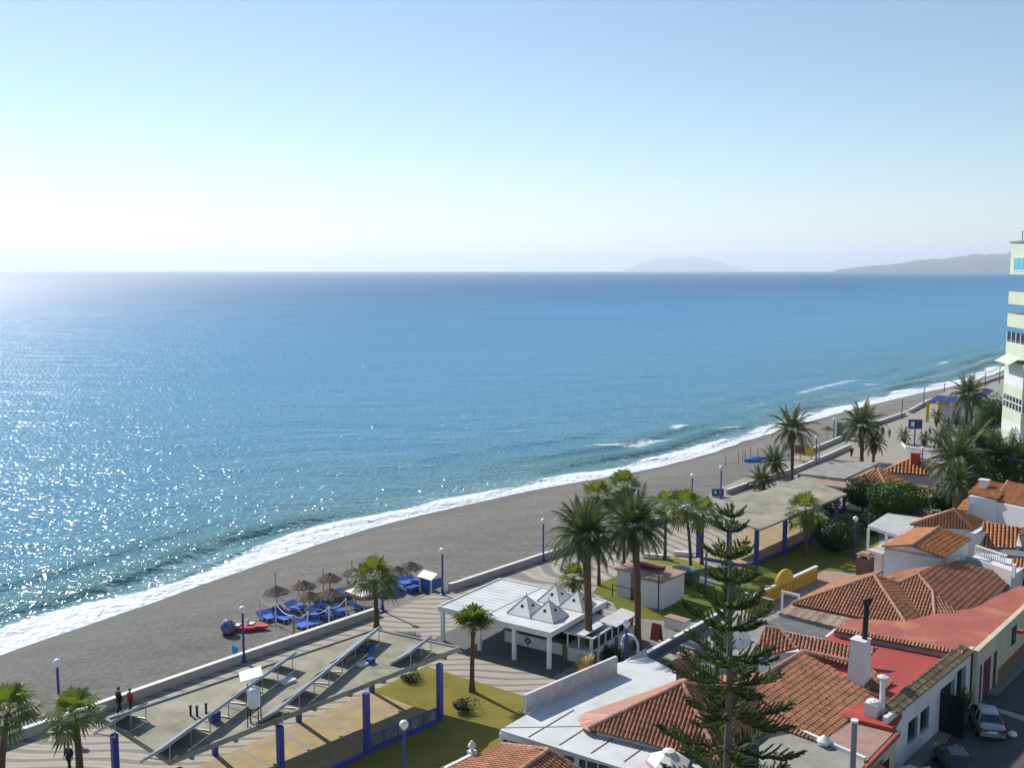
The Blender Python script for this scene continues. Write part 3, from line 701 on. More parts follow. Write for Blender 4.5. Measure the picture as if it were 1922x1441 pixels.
def complexroof(label,A,B,P1,C,D,E,F_,G_,H_,K_,E2,R_,L=9,inset=.35,wallmat='wallwhite'):
    z=EV; a=W(*A,z); b=W(*B,z); c=W(*C,z); g=W(*G_,z); h=W(*H_,z); k=W(*K_,z)
    mid=a.lerp(b,.5); r_=ray(*P1); # apex: on the ray, midway between the eave corners along V
    t=((mid-CAM).dot(V))/r_.dot(V); p1=CAM+r_*t
    p1.z=max(min(p1.z,z+2.6),z+.8)
    p1=W(P1[0],P1[1],p1.z)
    d=onplane(*D,p1,b,c); d.z=min(max(d.z,z+.3),p1.z); d=W(*D,d.z)
    e=onplane(*E,d,c,g); e.z=min(max(e.z,z+.6),z+2.4); e=W(*E,e.z)
    f=onplane(*F_,e,c,g); f.z=min(max(f.z,z+.3),e.z); f=W(*F_,f.z)
    e2=W(*E2,e.z); rr=W(*R_,e.z)
    print(label[:20],[tuple(round(x,1) for x in q) for q in (a,b,p1,c,d,e,f,g,h,k,e2,rr)])
    ho=thing('tiled_house',label,'house',Vector((mid.x,mid.y,0)))
    sea=-V
    back=a+U*L+Z*0; p1b=p1+U*(L*.2)
    faces=[[a,b,p1],[a,p1,p1b,back],[b,c,d,p1],[c,g,f,e,d],[g,h,f],[h,k,rr,e2,e,f]]
    # seaward faces behind the saddle
    sl=Vector((sea.x,sea.y,-.36)); faces.append([d,e,e2,e2+sl*3.2,d+sl*3.2]); faces.append([p1,d,d+sl*2.6])
    tiled(ho,faces,[(p1,b),(a,p1),(e,f),(f,g),(e,e2),(e2,rr),(p1,d),(d,e)])
    wp=[a+V*inset+U*inset,b-V*inset+U*inset,c+U*inset,g+U*inset,h-V*inset*.6+U*inset,k-V*inset,rr+Z*0,back+V*inset]
    walls(ho,wp,EV-.12,0,wallmat)
    return ho,dict(a=a,b=b,p1=p1,c=c,d=d,e=e,f=f,g=g,h=h,k=k,e2=e2,rr=rr)
houseU,QU=complexroof('upper house with a double-hipped terracotta roof whose wide right slope is half in shadow',
 (1486,1132),(1705,1177),(1641,1080),(1733,1160),(1686,1094),(1723,1077),(1751,1110),(1755,1164),(1816,1163),(1908,1085),(1751,1063),(1803,1049))
houseL,QL=complexroof('front restaurant house with a terracotta hip roof and a big brown slope, behind the araucaria',
 (1104,1366),(1352,1428),(1281,1281),(1384,1405),(1362,1294),(1408,1278),(1421,1312),(1424,1352),(1534,1392),(1650,1307),(1440,1262),(1506,1223))
# rounded salmon corner of the front roof
m=MB(); A_=QL['a']; ce=A_+U*1.6+V*.2
pl=MB(); fan=[ce+Vector((math.cos(t)*1.75,math.sin(t)*1.75,0)) for t in [UA+math.pi*.5+i*math.pi/2/8 for i in range(9)]]
fan=[Vector((p.x,p.y,EV-.06)) for p in fan]; top=QL['p1'].lerp(A_,.72)+Z*.02
for i in range(8): pl.face([fan[i],fan[i+1],top])
bk=A_+U*9; pl.face([fan[0],top,QL['p1']+Z*.02,QL['p1']+U*4,Vector((bk.x,bk.y,EV-.06))-V*.15])
tag2=pl.build('roof_corner',M['cap'],houseL)
# strip roofs behind the big slope
zE=QL['e'].z
faces=[[W(1466,1182,4.9),W(1602,1206,4.9),W(1646,1222,4.5),W(1632,1236,4.2),W(1600,1241,4.2),W(1506,1221,4.2),W(1490,1212,4.2)],
 [W(1436,1176,4.9),W(1466,1181,4.9),W(1496,1216,4.1),W(1440,1229,3.6),W(1412,1226,3.6)]]
r=thing('tiled_house','small hipped terracotta roof with a long brown strip, between red terrace and big slope','house',W(1500,1215,0))
tiled(r,faces,[(W(1466,1181,4.92),W(1496,1216,4.15)),(W(1506,1221,4.25),W(1600,1241,4.25)),(W(1436,1176,4.9),W(1466,1181,4.9))])
walls(r,[W(1440,1176,3.5),W(1600,1210,3.5),W(1638,1228,3.5),W(1600,1240,3.5),W(1506,1222,3.5),W(1445,1226,3.5),W(1420,1222,3.5)],3.5)
# right hand strip with stepped end (over the red terrace)
r2=thing('tiled_roof','narrow brown tiled roof strip stepping down beside the white chimney onto the red terrace','roof',W(1640,1270,0))
tiled(r2,[[W(1600,1242,4.4),W(1625,1246,4.4),W(1677,1280,3.65),W(1658,1296,3.6),W(1628,1290,3.75)]],[]); walls(r2,[W(1602,1244,3.5),W(1624,1248,3.5),W(1674,1281,3.5),W(1656,1296,3.5),W(1628,1290,3.5)],3.5)
# red terraces
ra=thing('terrace_house','white street house with a bright red flat roof, dark gate and two barred windows','house',W(1750,1372))
zr=3.55
pts=[W(1548,1198,zr),W(1566,1185,zr),W(1800,1234,zr),W(1700,1325,zr),W(1676,1366,zr),W(1590,1345,zr),W(1500,1300,zr)]
m=MB(); slab(m,pts,3.2,zr); m.build('flat_roof',M['redroof'],ra)
# facade wall along the street
fa=W(1688,1441); fb=W(1818,1322); fd=(fb-fa).normalized(); fn=Vector((fd.y,-fd.x,0))
L_=(fb-fa).length
p0=fa-fd*0.0
def Fq(s,z=0,o=0): return p0+fd*s+Z*z+fn*o
z4=3.95
m=MB()
s0=-1.3
# wall with openings: windows near s 1.3..2.2 and 2.9..3.8, gate, porch opening
def proj_s(px,py,z): # parameter along facade for a pixel on the facade plane
    q=onplane_n(px,py,p0,fn); return (q-p0).dot(fd), q.z
ops=[]
for (xa,ya,xb,yb) in ((1704,1350,1722,1396),(1727,1330,1744,1374),(1763,1307,1788,1366),(1773,1292,1786,1306),(1791,1262,1810,1318)):
    s1,z1=proj_s(xa,(ya+yb)/2,0); s2,z2=proj_s(xb,(ya+yb)/2,0); zt=proj_s((xa+xb)/2,ya,0)[1]; zb_=proj_s((xa+xb)/2,yb,0)[1]
    ops.append((s1,s2,max(zb_,0),zt))
print('ops',[[round(x,2) for x in o] for o in ops],L_)
ops=[(o[0],o[1],o[2],min(o[3],3.3)) for o in ops]
w1,w2,gt,sw,pq=ops
cuts=[(w1[0],w1[1],1.0,2.5),(w2[0],w2[1],1.0,2.5),(gt[0],gt[1],0,2.9),(pq[0],pq[1],0,3.2)]
prev=-2.2; TH=.28
for (a,b,zb_,zt) in cuts:
    m.ob(Fq(prev,0,-TH),fd*(a-prev),fn*TH,Z*z4)
    if zb_>0: m.ob(Fq(a,0,-TH),fd*(b-a),fn*TH,Z*zb_)
    m.ob(Fq(a,zt,-TH),fd*(b-a),fn*TH,Z*(z4-zt)); prev=b
m.ob(Fq(prev,0,-TH),fd*(L_-prev),fn*TH,Z*z4)
m.build('street_wall',M['wallwhite'],ra)

for i,(a,b,zb_,zt) in enumerate(cuts):
    m=MB(); m.ob(Fq(a,zb_,-TH*.9),fd*(b-a),fn*.04,Z*(zt-zb_)); o=m.build('window_pane' if i<2 else 'opening',M['glass'] if i<2 else M['dark'],ra)
    if i<2:
        f=MB(); f.ob(Fq(a-.08,zb_-.1,0),fd*(b-a+.16),fn*.1,Z*.09); f.build('window_sill',M['white'],ra)
        f=MB(); 
        for k in range(6): f.tube(Fq(a+(b-a)*(k+.5)/6,zb_,-.05),Fq(a+(b-a)*(k+.5)/6,zt,-.05),.016,n=4)
        f.ob(Fq(a,zb_+.7,-.07),fd*(b-a),fn*.03,Z*.03); f.build('window_bars',M['black'],ra)
m=MB(); m.ob(Fq(gt[0]+.0,0,.02),fn*1.5+fd*.15,fd*.05,Z*2.75); 
for k in range(9): m.ob(Fq(gt[0]+.02,0,.1+.16*k),fd*.09,fn*.03,Z*2.85)
m.build('open_gate',M['black'],ra)
m=MB(); 
for k in (pq[0]-.12,pq[1]-.06): m.ob(Fq(k,0,.003),fd*.16,fn*.12,Z*3.3)
m.build('door_frame',M['white'],ra)
# tile coping along the parapet
cp=MB(); ct=MB()
roofface(cp,ct,[Fq(-1.0,z4-.05,.16),Fq(L_+.1,z4-.05,.16),Fq(L_+.1,z4+.22,-.75),Fq(-1.0,z4+.22,-.75)],.24,.42,.085)
o=cp.build('coping',M['mortar'],ra); ct.build('coping_tiles',pm('weathered_coping_tile',(.26,.19,.12),(.17,.13,.085),1.5,.9,rnd=.35),o)
m=MB(); m.ob(Fq(-1.05,3.3,-.85),fd*(L_+1.1),fn*.12,Z*.62); m.build('parapet',M['wallwhite'],ra)
# divider parapet with small tile coping between the two red roofs
a,b=W(1566,1183,4.0),W(1808,1228,4.0); d=(b-a); n=Vector((-d.y,d.x,0)).normalized()
m=MB(); m.ob(Vector((a.x,a.y,3.2)),d,n*.3,Z*.75); m.build('divider_wall',pm('mauve_render',(.42,.30,.32),(.34,.25,.27),1,.85),ra)
cp=MB(); ct=MB(); roofface(cp,ct,[a-n*.1,b-n*.1,b+n*.45+Z*.12,a+n*.45+Z*.12],.24,None,.08); o=cp.build('coping',M['mortar'],ra); ct.build('coping_tiles',M['tile'],o)
# dark drip band across the red roof
m=MB(); a,b=W(1626,1290,zr+.02),W(1698,1322,zr+.02); d=b-a; m.ob(a,d,(W(1626,1300,zr)-W(1626,1290,zr)),Z*.10); m.build('roof_upstand',M['shutter'],ra)
# upper terrace
ga=W(1832,1322); gb=W(1924,1226); gd=(gb-ga).normalized(); gn=Vector((gd.y,-gd.x,0)); L2=15.5
def Gq(s,z=0,o=0): return ga+gd*s+Z*z+gn*o
rb=thing('terrace_house','long cream street house with a faded red flat roof patched orange, brown doors below','house',W(1870,1260))
zr=3.75
pts=[W(1567,1180,zr),W(1600,1160,zr),W(1700,1165,zr),W(1760,1150,zr),W(1830,1140,zr),W(1866,1120,zr),W(1915,1098,zr),W(2000,1120,zr),Gq(14.6,zr,-.3),Gq(0,zr,-.3),W(1806,1226,zr)]
m=MB(); slab(m,pts,3.4,zr); m.build('flat_roof',M['redfade'],rb)
def Gq(s,z=0,o=0): return ga+gd*s+Z*z+gn*o
m=MB(); m.ob(Gq(-.2,0,-.3),gd*L2,gn*.3,Z*3.9); m.build('street_wall',M['cream'],rb)
m=MB(); m.ob(Gq(-.25,3.9,-.32),gd*L2,gn*.36,Z*.06); m.build('coping',M['cream'],rb)
def gop(xa,ya,xb,yb):
    q1=onplane_n(xa,(ya+yb)/2,ga,gn); q2=onplane_n(xb,(ya+yb)/2,ga,gn); zt=onplane_n((xa+xb)/2,ya,ga,gn).z; zb_=onplane_n((xa+xb)/2,yb,ga,gn).z
    return (q1-ga).dot(gd),(q2-ga).dot(gd),max(zb_,.02),min(zt,3.3)
for i,t_ in enumerate(((1836,1238,1841,1297),(1843,1232,1857,1290),(1862,1216,1869,1268),(1896,1176,1906,1208))):
    a,b,c,d=gop(*t_); 
    if i<3: c=.03; d=min(max(d,2.2),2.7)
    m=MB(); m.ob(Gq(a,c,.002),gd*(b-a),gn*.05,Z*(d-c)); m.build('door' if i<3 else 'window',M['shutter'] if i<3 else M['glass'],rb)
    f=MB(); f.ob(Gq(a-.1,c,.002),gd*.09,gn*.09,Z*(d-c+.1)); f.ob(Gq(b+.01,c,.002),gd*.09,gn*.09,Z*(d-c+.1)); f.ob(Gq(a-.1,d+.1,.002),gd*(b-a+.2),gn*.09,Z*.1); f.build('door_frame' if i<3 else 'window_frame',M['wallwhite'],rb)
m=MB(); m.ob(Gq(5,0,.003),gd*7,gn*.05,Z*1.0); m.build('dado',pm('brick_dado',(.25,.14,.08),(.18,.1,.06),2,.85),rb)
m=MB(); m.ob(W(1815,1322)-gn*0-Z*0,gd*1.1,-gn*.3,Z*3.85); m.build('corner_wall',M['cream'],rb)
m=MB(); m.ob(W(1908,1188,zr+.01),gd*.5,gn*.4,Z*.25); m.build('roof_box',M['redroof'],rb)
# lower-left cream house with pinkish tile terrace, and plain grey roof
rc=thing('terrace_house','cream house at the bottom edge with a pinkish tiled flat roof and an orange awning','house',W(1650,1441))
zr=3.3
pts=[W(1552,1386,zr),W(1594,1345,zr),W(1683,1368,zr),W(1625,1428,zr),W(1600,1450,zr),W(1555,1410,zr)]
m=MB(); slab(m,pts,3.0,zr); m.build('flat_roof',M['pinkish'],rc)
m=MB(); a=W(1684,1371,zr); b=W(1600,1458,zr); 
q=[W(1684,1369,3.0),W(1600,1456,3.0),W(1570,1440,3.0),W(1640,1375,3.0)]; slab(m,q,0,2.98); m.build('street_wall',M['cream'],rc)
d=(b-a); n=Vector((-d.y,d.x,0)).normalized(); n=n if n.dot(V)>0 else -n
m=MB(); m.ob(a-Z*.25+n*.02,d,n*.18,Z*.3); m.build('coping',pm('red_coping',(.4,.1,.07),(.3,.09,.06),2,.8),rc)
m=MB(); m.ob(a+d*.45+n*.05-Z*.7,d*.4,n*.7-Z*.35,Z*.05); m.build('awning',M['tile_orange'],rc)
for q_ in(.2,.62,): m=MB(); m.ob(Vector((a.x,a.y,.1))+d*q_+n*.02,d*.16,n*.06,Z*2.1); m.build('door',M['dark'],rc)
rd=thing('flat_roof_house','plain beige-grey flat roof with white edge at the bottom, right of the araucaria','house',W(1530,1441))
zr=3.35
pts=[W(1446,1384,zr),W(1500,1372,zr),W(1550,1394,zr),W(1620,1424,zr),W(1640,1500,zr),W(1430,1560,zr),W(1425,1400,zr)]
m=MB(); slab(m,pts,0,zr); m.build('flat_roof',M['concplain'],rd)
a,b=W(1500,1370,3.5),W(1622,1423,3.5); d=b-a; n=Vector((-d.y,d.x,0)).normalized(); m=MB(); m.ob(Vector((a.x,a.y,3.0)),d,n*.22,Z*.55); m.build('parapet',M['wallwhite'],rd)
# chimneys, flues and vents
zr=3.5
r=thing('chimney','tall tapered white chimney with a black flue pipe rising from the brown tiled slope','chimney',W(1612,1283,3.6))
p=W(1612,1283,3.6); tp=W(1614,1198,0); 
q=ray(1614,1198); t=((p-CAM).dot(Vector((0,1,0))))/q.y; zt=(CAM+q*t).z
m=MB(); vs=[]
for z_,s in((2.9,.60),(zt-.1,.46),(zt,.52)):
    vs+=[Vector((p.x,p.y,z_))+U*(s*i)+V*(s*j) for i,j in((-1,-1),(1,-1),(1,1),(-1,1))]
m.add(vs,[(k*4+i,k*4+(i+1)%4,k*4+4+(i+1)%4,k*4+4+i) for k in range(2) for i in range(4)]+[(8,9,10,11),(3,2,1,0)]); m.build('stack',M['wallwhite'],r)
q=ray(1622,1127); zf=(CAM+q*(p.y/q.y)).z
m=MB(); m.tube(Vector((p.x+.25,p.y,zt)),Vector((p.x+.3,p.y,zf)),.17,n=12); m.build('flue_pipe',M['black'],r)
m=MB(); m.tube(Vector((p.x+.3,p.y,zf-.25)),Vector((p.x+.3,p.y,zf+.0)),.26,.26,n=10); m.tube(Vector((p.x+.05,p.y,zf-.05)),Vector((p.x+.65,p.y,zf+.12)),.12,n=8);  m.build('cowl',M['black'],r)
r=thing('roof_vent','slim white vent stack on a square white box, on the red roof','vent',W(1637,1340,3.55))
p=W(1638,1341,3.55)
m=MB(); m.bx(p+Z*.4,(.75,.75,.8),0,(U,V)); m.build('vent_box',M['wallwhite'],r)
m=MB(); m.lathe(p+Z*.8,[(.42,0),(.34,.12),(.02,.2)],10); m.build('box_cap',M['white'],r)
p2=p+V*.35+U*.45
m=MB(); m.tube(p2,p2+Z*2.2,.16,n=10); m.build('pipe',M['tank'],r)
m=MB(); m.tube(p2+Z*2.2,p2+Z*2.35,.28,.34,n=12); m.tube(p2+Z*2.35,p2+Z*2.45,.34,.1,n=12); m.build('cap',M['tank'],r)
r=thing('flue_post','tall grey pipe with pale cap standing up at the bottom edge before the pink terrace','pipe',G(1597,1348,4.6))
p=G(1597,1348,4.6); p=W(1598,1500,3.36); q=ray(1597,1350); zt=(CAM+q*(p.y/q.y)).z
m=MB(); m.tube(p,Vector((p.x,p.y,zt-.12)),.15,n=14); m.build('pipe',M['greyp'],r); m=MB(); m.tube(Vector((p.x,p.y,zt-.12)),Vector((p.x,p.y,zt)),.19,n=14); m.build('cap',M['white'],r)
r=thing('roof_vent','squat white conical vent beside the lower eave of the brown slope','vent',W(1547,1396,3.35)); p=W(1547,1398,3.35)
m=MB(); m.lathe(p,[(.3,0),(.3,.28),(.42,.3),(.2,.5),(.03,.62)],12); m.build('vent_body',M['tank'],r,smooth=False); m=MB(); m.lathe(p,[(.38,0),(.38,.07),(.3,.09)],12); m.build('base',M['greyp'],r)
# small brown chimneys with arched tops
def pot(label,px,py,z0,h,s=.55):
    p=W(px,py,z0); r=thing('chimney',label,'chimney',p); m=MB(); m.bx(p+Z*(h/2),(s*2,s*2,h),0,(U,V)); m.build('stack',M['brown'],r)
    m=MB()
    for i in(-1,0,1):
        for j in(-1,1): m.bx(p+Z*(h+.12)+U*(i*s*.75)+V*(j*s*.8),(.12,.12,.24),0,(U,V)); 
    m.build('vent_pillar',M['white'],r); m=MB(); m.bx(p+Z*(h+.28),(s*2.1,s*2.1,.1),0,(U,V)); m.bx(p+Z*(h+.38),(s*1.4,s*1.4,.1),0,(U,V)); m.build('chimney_cap',M['cap'],r)
pot('square brown chimney with vented cap before the white upper houses',1623,1078,4.5,1.5)
pot('square brown chimney at the left end of the front restaurant roof, behind the araucaria',1287,1276,3.6,1.5,.45)
# satellite dish
r=thing('satellite_dish','white satellite dish seen among the araucaria branches','satellite dish',W(1384,1215,3.4)); p=W(1384,1212,3.2); c=W(1391,1199,4.2)
m=MB(); rg=[]; nn=(Vector((0,-1,.3))+Vector((.25,0,0))).normalized(); x_=nn.cross(Z).normalized(); y_=nn.cross(x_)
for k,(rr_,dd) in enumerate(((.06,-.12),(.42,-.08),(.72,.04))): rg+=[c+nn*dd+(x_*math.cos(i*math.pi/8)+y_*math.sin(i*math.pi/8))*rr_ for i in range(16)]
m.add(rg,[(k*16+i,k*16+(i+1)%16,(k+1)*16+(i+1)%16,(k+1)*16+i) for k in range(2) for i in range(16)]+[tuple(range(16))]); m.build('dish',M['white'],r,smooth=True)
m=MB(); m.tube(Vector((c.x,c.y,3.0))-nn*.2,c-nn*.15,.04,n=6); m.tube(c-y_*-.45,c+nn*.5,.02,n=5); m.build('mast',M['metal'],r)
# ================= RESTAURANT WHITE ROOF =================
r=thing('glazed_terrace','glass-walled restaurant terrace with a white panel roof and a long white screen','restaurant',W(1000,1441))
zc=3.0
qc=[W(938,1369,zc),W(1160,1243,zc),W(1215,1232,zc),W(1275,1262,zc),W(1282,1290,zc),W(1140,1330,zc),W(1108,1372,zc),W(1350,1435,zc),W(1340,1470,zc),W(1170,1441,zc)]
m=MB(); slab(m,qc,2.86,zc); m.build('roof_panels',M['white_roof'],r)
fa_,fb_=W(938,1369,zc),W(1340,1472,zc); fdv=(fb_-fa_).normalized(); fnn=Vector((-fdv.y,fdv.x,0)); fnn=fnn if fnn.dot(U)>0 else -fnn
sd_=(W(1160,1243,zc)-fa_).normalized()
m=MB()
for k in range(1,7):
    s=1.9+2.0*(k-1); a=fa_+fdv*s; m.ob(a+Z*.003,sd_*4.6 if k<4 else sd_*2.0,fdv*.06,Z*.03)
m.ob(fa_+Z*.003+sd_*.3,(W(1105,1366,zc)-fa_)*.97+Z*0,sd_*.07,Z*.02)
m.build('panel_seam',pm('dark_seam',(.2,.12,.11),None,1,.8),r)
m=MB(); m.ob(Vector((fa_.x,fa_.y,2.55))-fnn*.1,fdv*16,fnn*.14,Z*.31); m.ob(Vector((fa_.x,fa_.y,0)),fdv*.18,fnn*.18,Z*2.55)
m.build('fascia',M['white'],r)
for k in range(22):
    a=Vector((fa_.x,fa_.y,0))+fdv*(.55+.72*k)+fnn*.02; m=MB(); w=.30 if k%7==6 else .07; m.ob(a,fdv*w,fnn*.1,Z*2.56); m.build('mullion',M['white'],r)
m=MB(); m.ob(Vector((fa_.x,fa_.y,.0))+fnn*.16,fdv*15.8,fnn*.03,Z*2.5); m.build('glass_wall',M['glass'],r)
m=MB(); m.ob(Vector((fa_.x,fa_.y,.0))+fnn*.02,fdv*15.8,fnn*.1,Z*.55); m.build('low_wall',M['wallwhite'],r)
m=MB(); m.ob(Vector((fa_.x,fa_.y,0))+fnn*.3,fdv*.12,sd_*16.5,Z*2.84); m.build('side_wall',M['wallwhite'],r)
random.seed(5); 
# screen
a,b=W(985,1338,3.02),W(1157,1262,3.02); d=(b-a); n=Vector((-d.y,d.x,0)).normalized(); m=MB(); m.ob(a+Z*.06,d,n*.1,Z*1.05); m.build('roof_screen',pm('white_screen',(.60,.59,.57),(.45,.44,.43),2.2,.7,.4,20,.02),r)
m=MB(); m.ob(a+Z*1.113-n*.03,d,n*.16,Z*.06); m.ob(a+Z*.0-n*.08,d,n*.26,Z*.058)
for k in range(13): m.ob(a+d*(k/12)-n*.04+Z*.06,d.normalized()*.05,n*.037,Z*1.05)
m.build('screen_frame',M['white'],r)
# white umbrella-like skylight near the tree
r=thing('roof_lantern','small faceted white lantern cap on the terrace roof behind the araucaria foot','roof lantern',W(1255,1425,3.02)); p=W(1255,1430,3.02)
m=MB(); m.lathe(p,[(1.2,0),(1.2,.12),(.5,.5),(.4,.55),(.35,.7),(.02,.78)],8); m.build('cap',M['white'],r); m=MB(); m.lathe(p-Z*.3,[(1.25,.28),(1.3,.33),(1.18,.36)],8); m.build('rim',M['cap'],r)
# ================= BOTTOM RED ROOF =================
r=thing('tiled_house','low house with a bright terracotta roof at the bottom edge, before the glazed terrace','house',W(1000,1500))
a=W(944,1397,3.0); b=W(800,1462,3.0); c=W(1030,1407,4.0); c2=W(900,1500,4.0); e=W(1096,1450,3.0); f=W(1000,1560,3.0)
tiled(r,[[a,b,c2,c],[c,c2,f,e],[a,c,e]],[(c,c2),(a,c),(c,e)]); walls(r,[a.lerp(f,.04),b.lerp(e,.04),f.lerp(a,.04),e.lerp(b,.04)],2.9)
r=thing('balustrade','white balustrade with an urn finial beside the bottom terracotta roof','balustrade',W(860,1430))
a,b=W(832,1441,3.0),W(886,1414,3.0); d=b-a
m=MB(); m.ob(a,d,V*.2,Z*.08); m.ob(a-Z*.75,d,V*.2,Z*.08); m.build('rail',M['white'],r)
m=MB()
for k in range(9): q=a+d*((k+.5)/9)+V*.1; m.lathe(Vector((q.x,q.y,2.33)),[(.05,0),(.09,.15),(.04,.35),(.06,.6),(.05,.67)],8)
m.build('baluster',M['white'],r)
m=MB(); m.bx(Vector((b.x,b.y,1.6)),(.4,.4,3.2),0,(U,V)); m.build('pedestal',M['white'],r)
m=MB(); m.lathe(Vector((b.x,b.y,3.2)),[(.12,0),(.08,.08),(.24,.25),(.2,.4),(.1,.46),(.12,.52),(.02,.6)],10); m.build('urn',M['white'],r,smooth=True)
m=MB(); m.ob(Vector((a.x,a.y,0))-d*.5,d*1.5,V*.2,Z*2.25); m.build('wall',M['wallwhite'],r)
# ================= UPPER RIGHT HOUSES =================
def zs(px,py,ref):      # height at which the ray through (px,py) passes the ground distance of ref
    q=ray(px,py); return (CAM+q*(ref.y/q.y)).z
def box_wall(parent,pts,z0,z1,mat='wallwhite',name='wall'):
    m=MB(); m.prism([(p.x,p.y) for p in pts],z0,z1); return m.build(name,M[mat],parent)
# H1 white house with two roof slopes
r=thing('white_house','white two-storey house with an orange and brown gabled roof, next to the white pergola','house',W(1730,1080))
ez=6.0
a=W(1655,1024,ez); b=W(1772,1046,ez-.1); c=W(1824,1010,ez-.1); 
rz=ez+.95; g1=W(1711,1023,rz); g2=W(1762,989,rz); s0_=W(1717,992,ez)
tiled(r,[[a,g1,g2,s0_],[g1,b,c,g2]],[(g1,g2)],'tile_orange',.24,.38)
ins=lambda p,q,k: p.lerp(q,k)
box_wall(r,[a.lerp(c,.03),b.lerp(s0_,.05),c.lerp(a,.04),s0_.lerp(b,.05)],0,ez-.15)
m=MB(); m.face([a.lerp(c,.03),b.lerp(s0_,.05),g1-Z*.12]) ; m.face([a.lerp(c,.03)-Z*.3,b.lerp(s0_,.05)-Z*.3,b.lerp(s0_,.05),a.lerp(c,.03)]); m.build('gable',M['wallwhite'],r)
p=b.lerp(c,.4); m=MB(); m.ob(Vector((p.x,p.y,ez-2.2))+V*.003,(c-b).normalized()*.9,V*.03,Z*1.2); m.build('window',M['glass'],r)
# H2 hip behind
r=thing('white_house','white house with a steep hipped orange-red roof and pale hip caps behind the gabled one','house',W(1790,1030))
e2=6.0; a=W(1708,984,e2); b=W(1824,992,e2); c=W(1850,977,e2); t=W(1790,956,e2+1.7)
bk=a+U*4
tiled(r,[[a,b,t],[b,c,t+U*.6,t],[a,t,t+U*.6,bk]],[(b,t),(a,t)],'tile_orange',.27,.42)
box_wall(r,[a+V*.4+U*.3,b-V*.4+U*.3,c-V*.4,bk+V*.4],0,e2-.12)
# H3 big white
r=thing('white_house','tall plain white house with small square chimney and orange roofs, at the right edge','house',W(1870,1010))
w0=W(1818,924,7.6); 
p1_=W(1871,936,7.3); p2_=W(1925,950,7.3); 
base_=G(1818,924,7.6)
d1=(G(1871,936,7.3)-base_)
box_wall(r,[base_,G(1871,936,7.3),G(1871,936,7.3)+U*5,base_+U*5],0,7.25)
box_wall(r,[G(1871,936,7.3)+V*.01,G(1935,952,7.3),G(1935,952,7.3)+U*7,G(1871,936,7.3)+U*7+V*.01],0,7.0)
q0,q1=W(1816,925,7.35),W(1873,937,7.35); tiled(r,[[q0,q1,q1+U*4.2+Z*.75,q0+U*4.2+Z*.75]],[],'tile_orange',.3,.5)
q0,q1=W(1869,938,7.1),W(1945,955,7.1); g0=q0+U*3.6+Z*1.35; tiled(r,[[q0,q1,q1+U*3.6+Z*1.35,g0]],[(q0,g0)],'tile_orange',.27,.42)
p=W(1846,928,7.0); m=MB(); m.bx(Vector((p.x,p.y,7.6)),(.8,.8,1.7),0,(U,V)); m.build('chimney',M['wallwhite'],r); m=MB(); m.bx(Vector((p.x,p.y,8.55)),(.95,.95,.12),0,(U,V)); m.build('chimney_cap',M['white'],r)
# small orange roof left of H3
r=thing('tiled_house','small low orange roof with white edge tucked left of the tall white house','house',W(1805,960))
tiled(r,[[W(1796,957,6.6),W(1816,957,6.6),W(1818,935,7.2),W(1808,938,7.2)]],[],'tile_orange',.3,.5); box_wall(r,[W(1798,957,6.4),W(1817,957,6.4),W(1818,944,6.4),W(1806,945,6.4)],0,6.45)
# H4 bright tiled slope facing the street
r=thing('tiled_house','house with a coarse bright orange checkered tile slope between white walls','house',W(1875,1060))
q=[W(1840,1024,4.6),W(1905,1030,4.6),W(1914,988,6.2),W(1845,980,6.2)]
tiled(r,[q],[],'tile_orange',.34,.42); box_wall(r,[q[0]+U*.2,q[1]+U*.2,q[1]+U*6,q[0]+U*6],0,4.5)
box_wall(r,[q[0]-V*1.5+U*.3,q[0]-V*.02+U*.3,q[0]+U*5.6-V*.02,q[0]+U*5.6-V*1.5],0,5.6)
r=thing('white_house','white house with a dark brown sloping roof cut by the right edge','house',W(1920,1040))
q=[W(1907,1000,5.6),W(1960,1020,5.6),W(1975,990,6.4),W(1925,983,6.4)]
tiled(r,[q],[]); box_wall(r,[q[0]+U*.2,q[1]+U*.2,q[1]+U*6,q[0]+U*6],0,5.5)
# terrace row
r=thing('white_house','white terrace house with a balustrade, a grey awning and a small orange tiled canopy','house',W(1860,1100))
A1,B1=W(1812,1052,4.3),W(1898,1082,4.3); box_wall(r,[A1,B1,B1+U*5,A1+U*5],0,4.3)
m=MB(); m.ob(A1+Z*.003,(B1-A1),U*.18,Z*.5); m.ob(B1+Z*.003+V*0,(B1-A1).normalized()*.35,U*.35,Z*1.1); m.build('parapet',M['wallwhite'],r)
m=MB()
for k in range(14): q=A1+U*2.6+(B1-A1)*(k/20); m.lathe(q,[(.05,.01),(.09,.2),(.04,.5),(.07,.8)],7)
m.ob(A1+U*2.5+Z*.8,(B1-A1)*.7,U*.25,Z*.1); m.build('balustrade',M['white'],r)
q=[W(1897,1064,4.2),W(1950,1074,4.2),W(1955,1050,4.7),W(1900,1046,4.7)]
tiled(r,[q],[],'tile_orange',.3,.5); box_wall(r,[q[0]+U*.2+V*.1,q[1]+U*.2,q[1]+U*5,q[0]+U*5+V*.1],0,4.1)
m=MB(); aa=W(1870,1040,4.5); m.ob(aa,(W(1925,1046,4.5)-aa),U*2,Z*.08); m.build('awning',M['greyp'],r)
for (x0,y0,x1,y1) in ((1912,1088,1922,1112),):
    p=q[0]+U*.2; qq=onplane_n(x0,y1,p,-U); q2=onplane_n(x1,y0,p,-U); m=MB(); m.ob(Vector((qq.x,qq.y,max(qq.z,.8)))-U*.03,V*1.2,U*.025,Z*1.3); m.build('window',M['glass'],r)
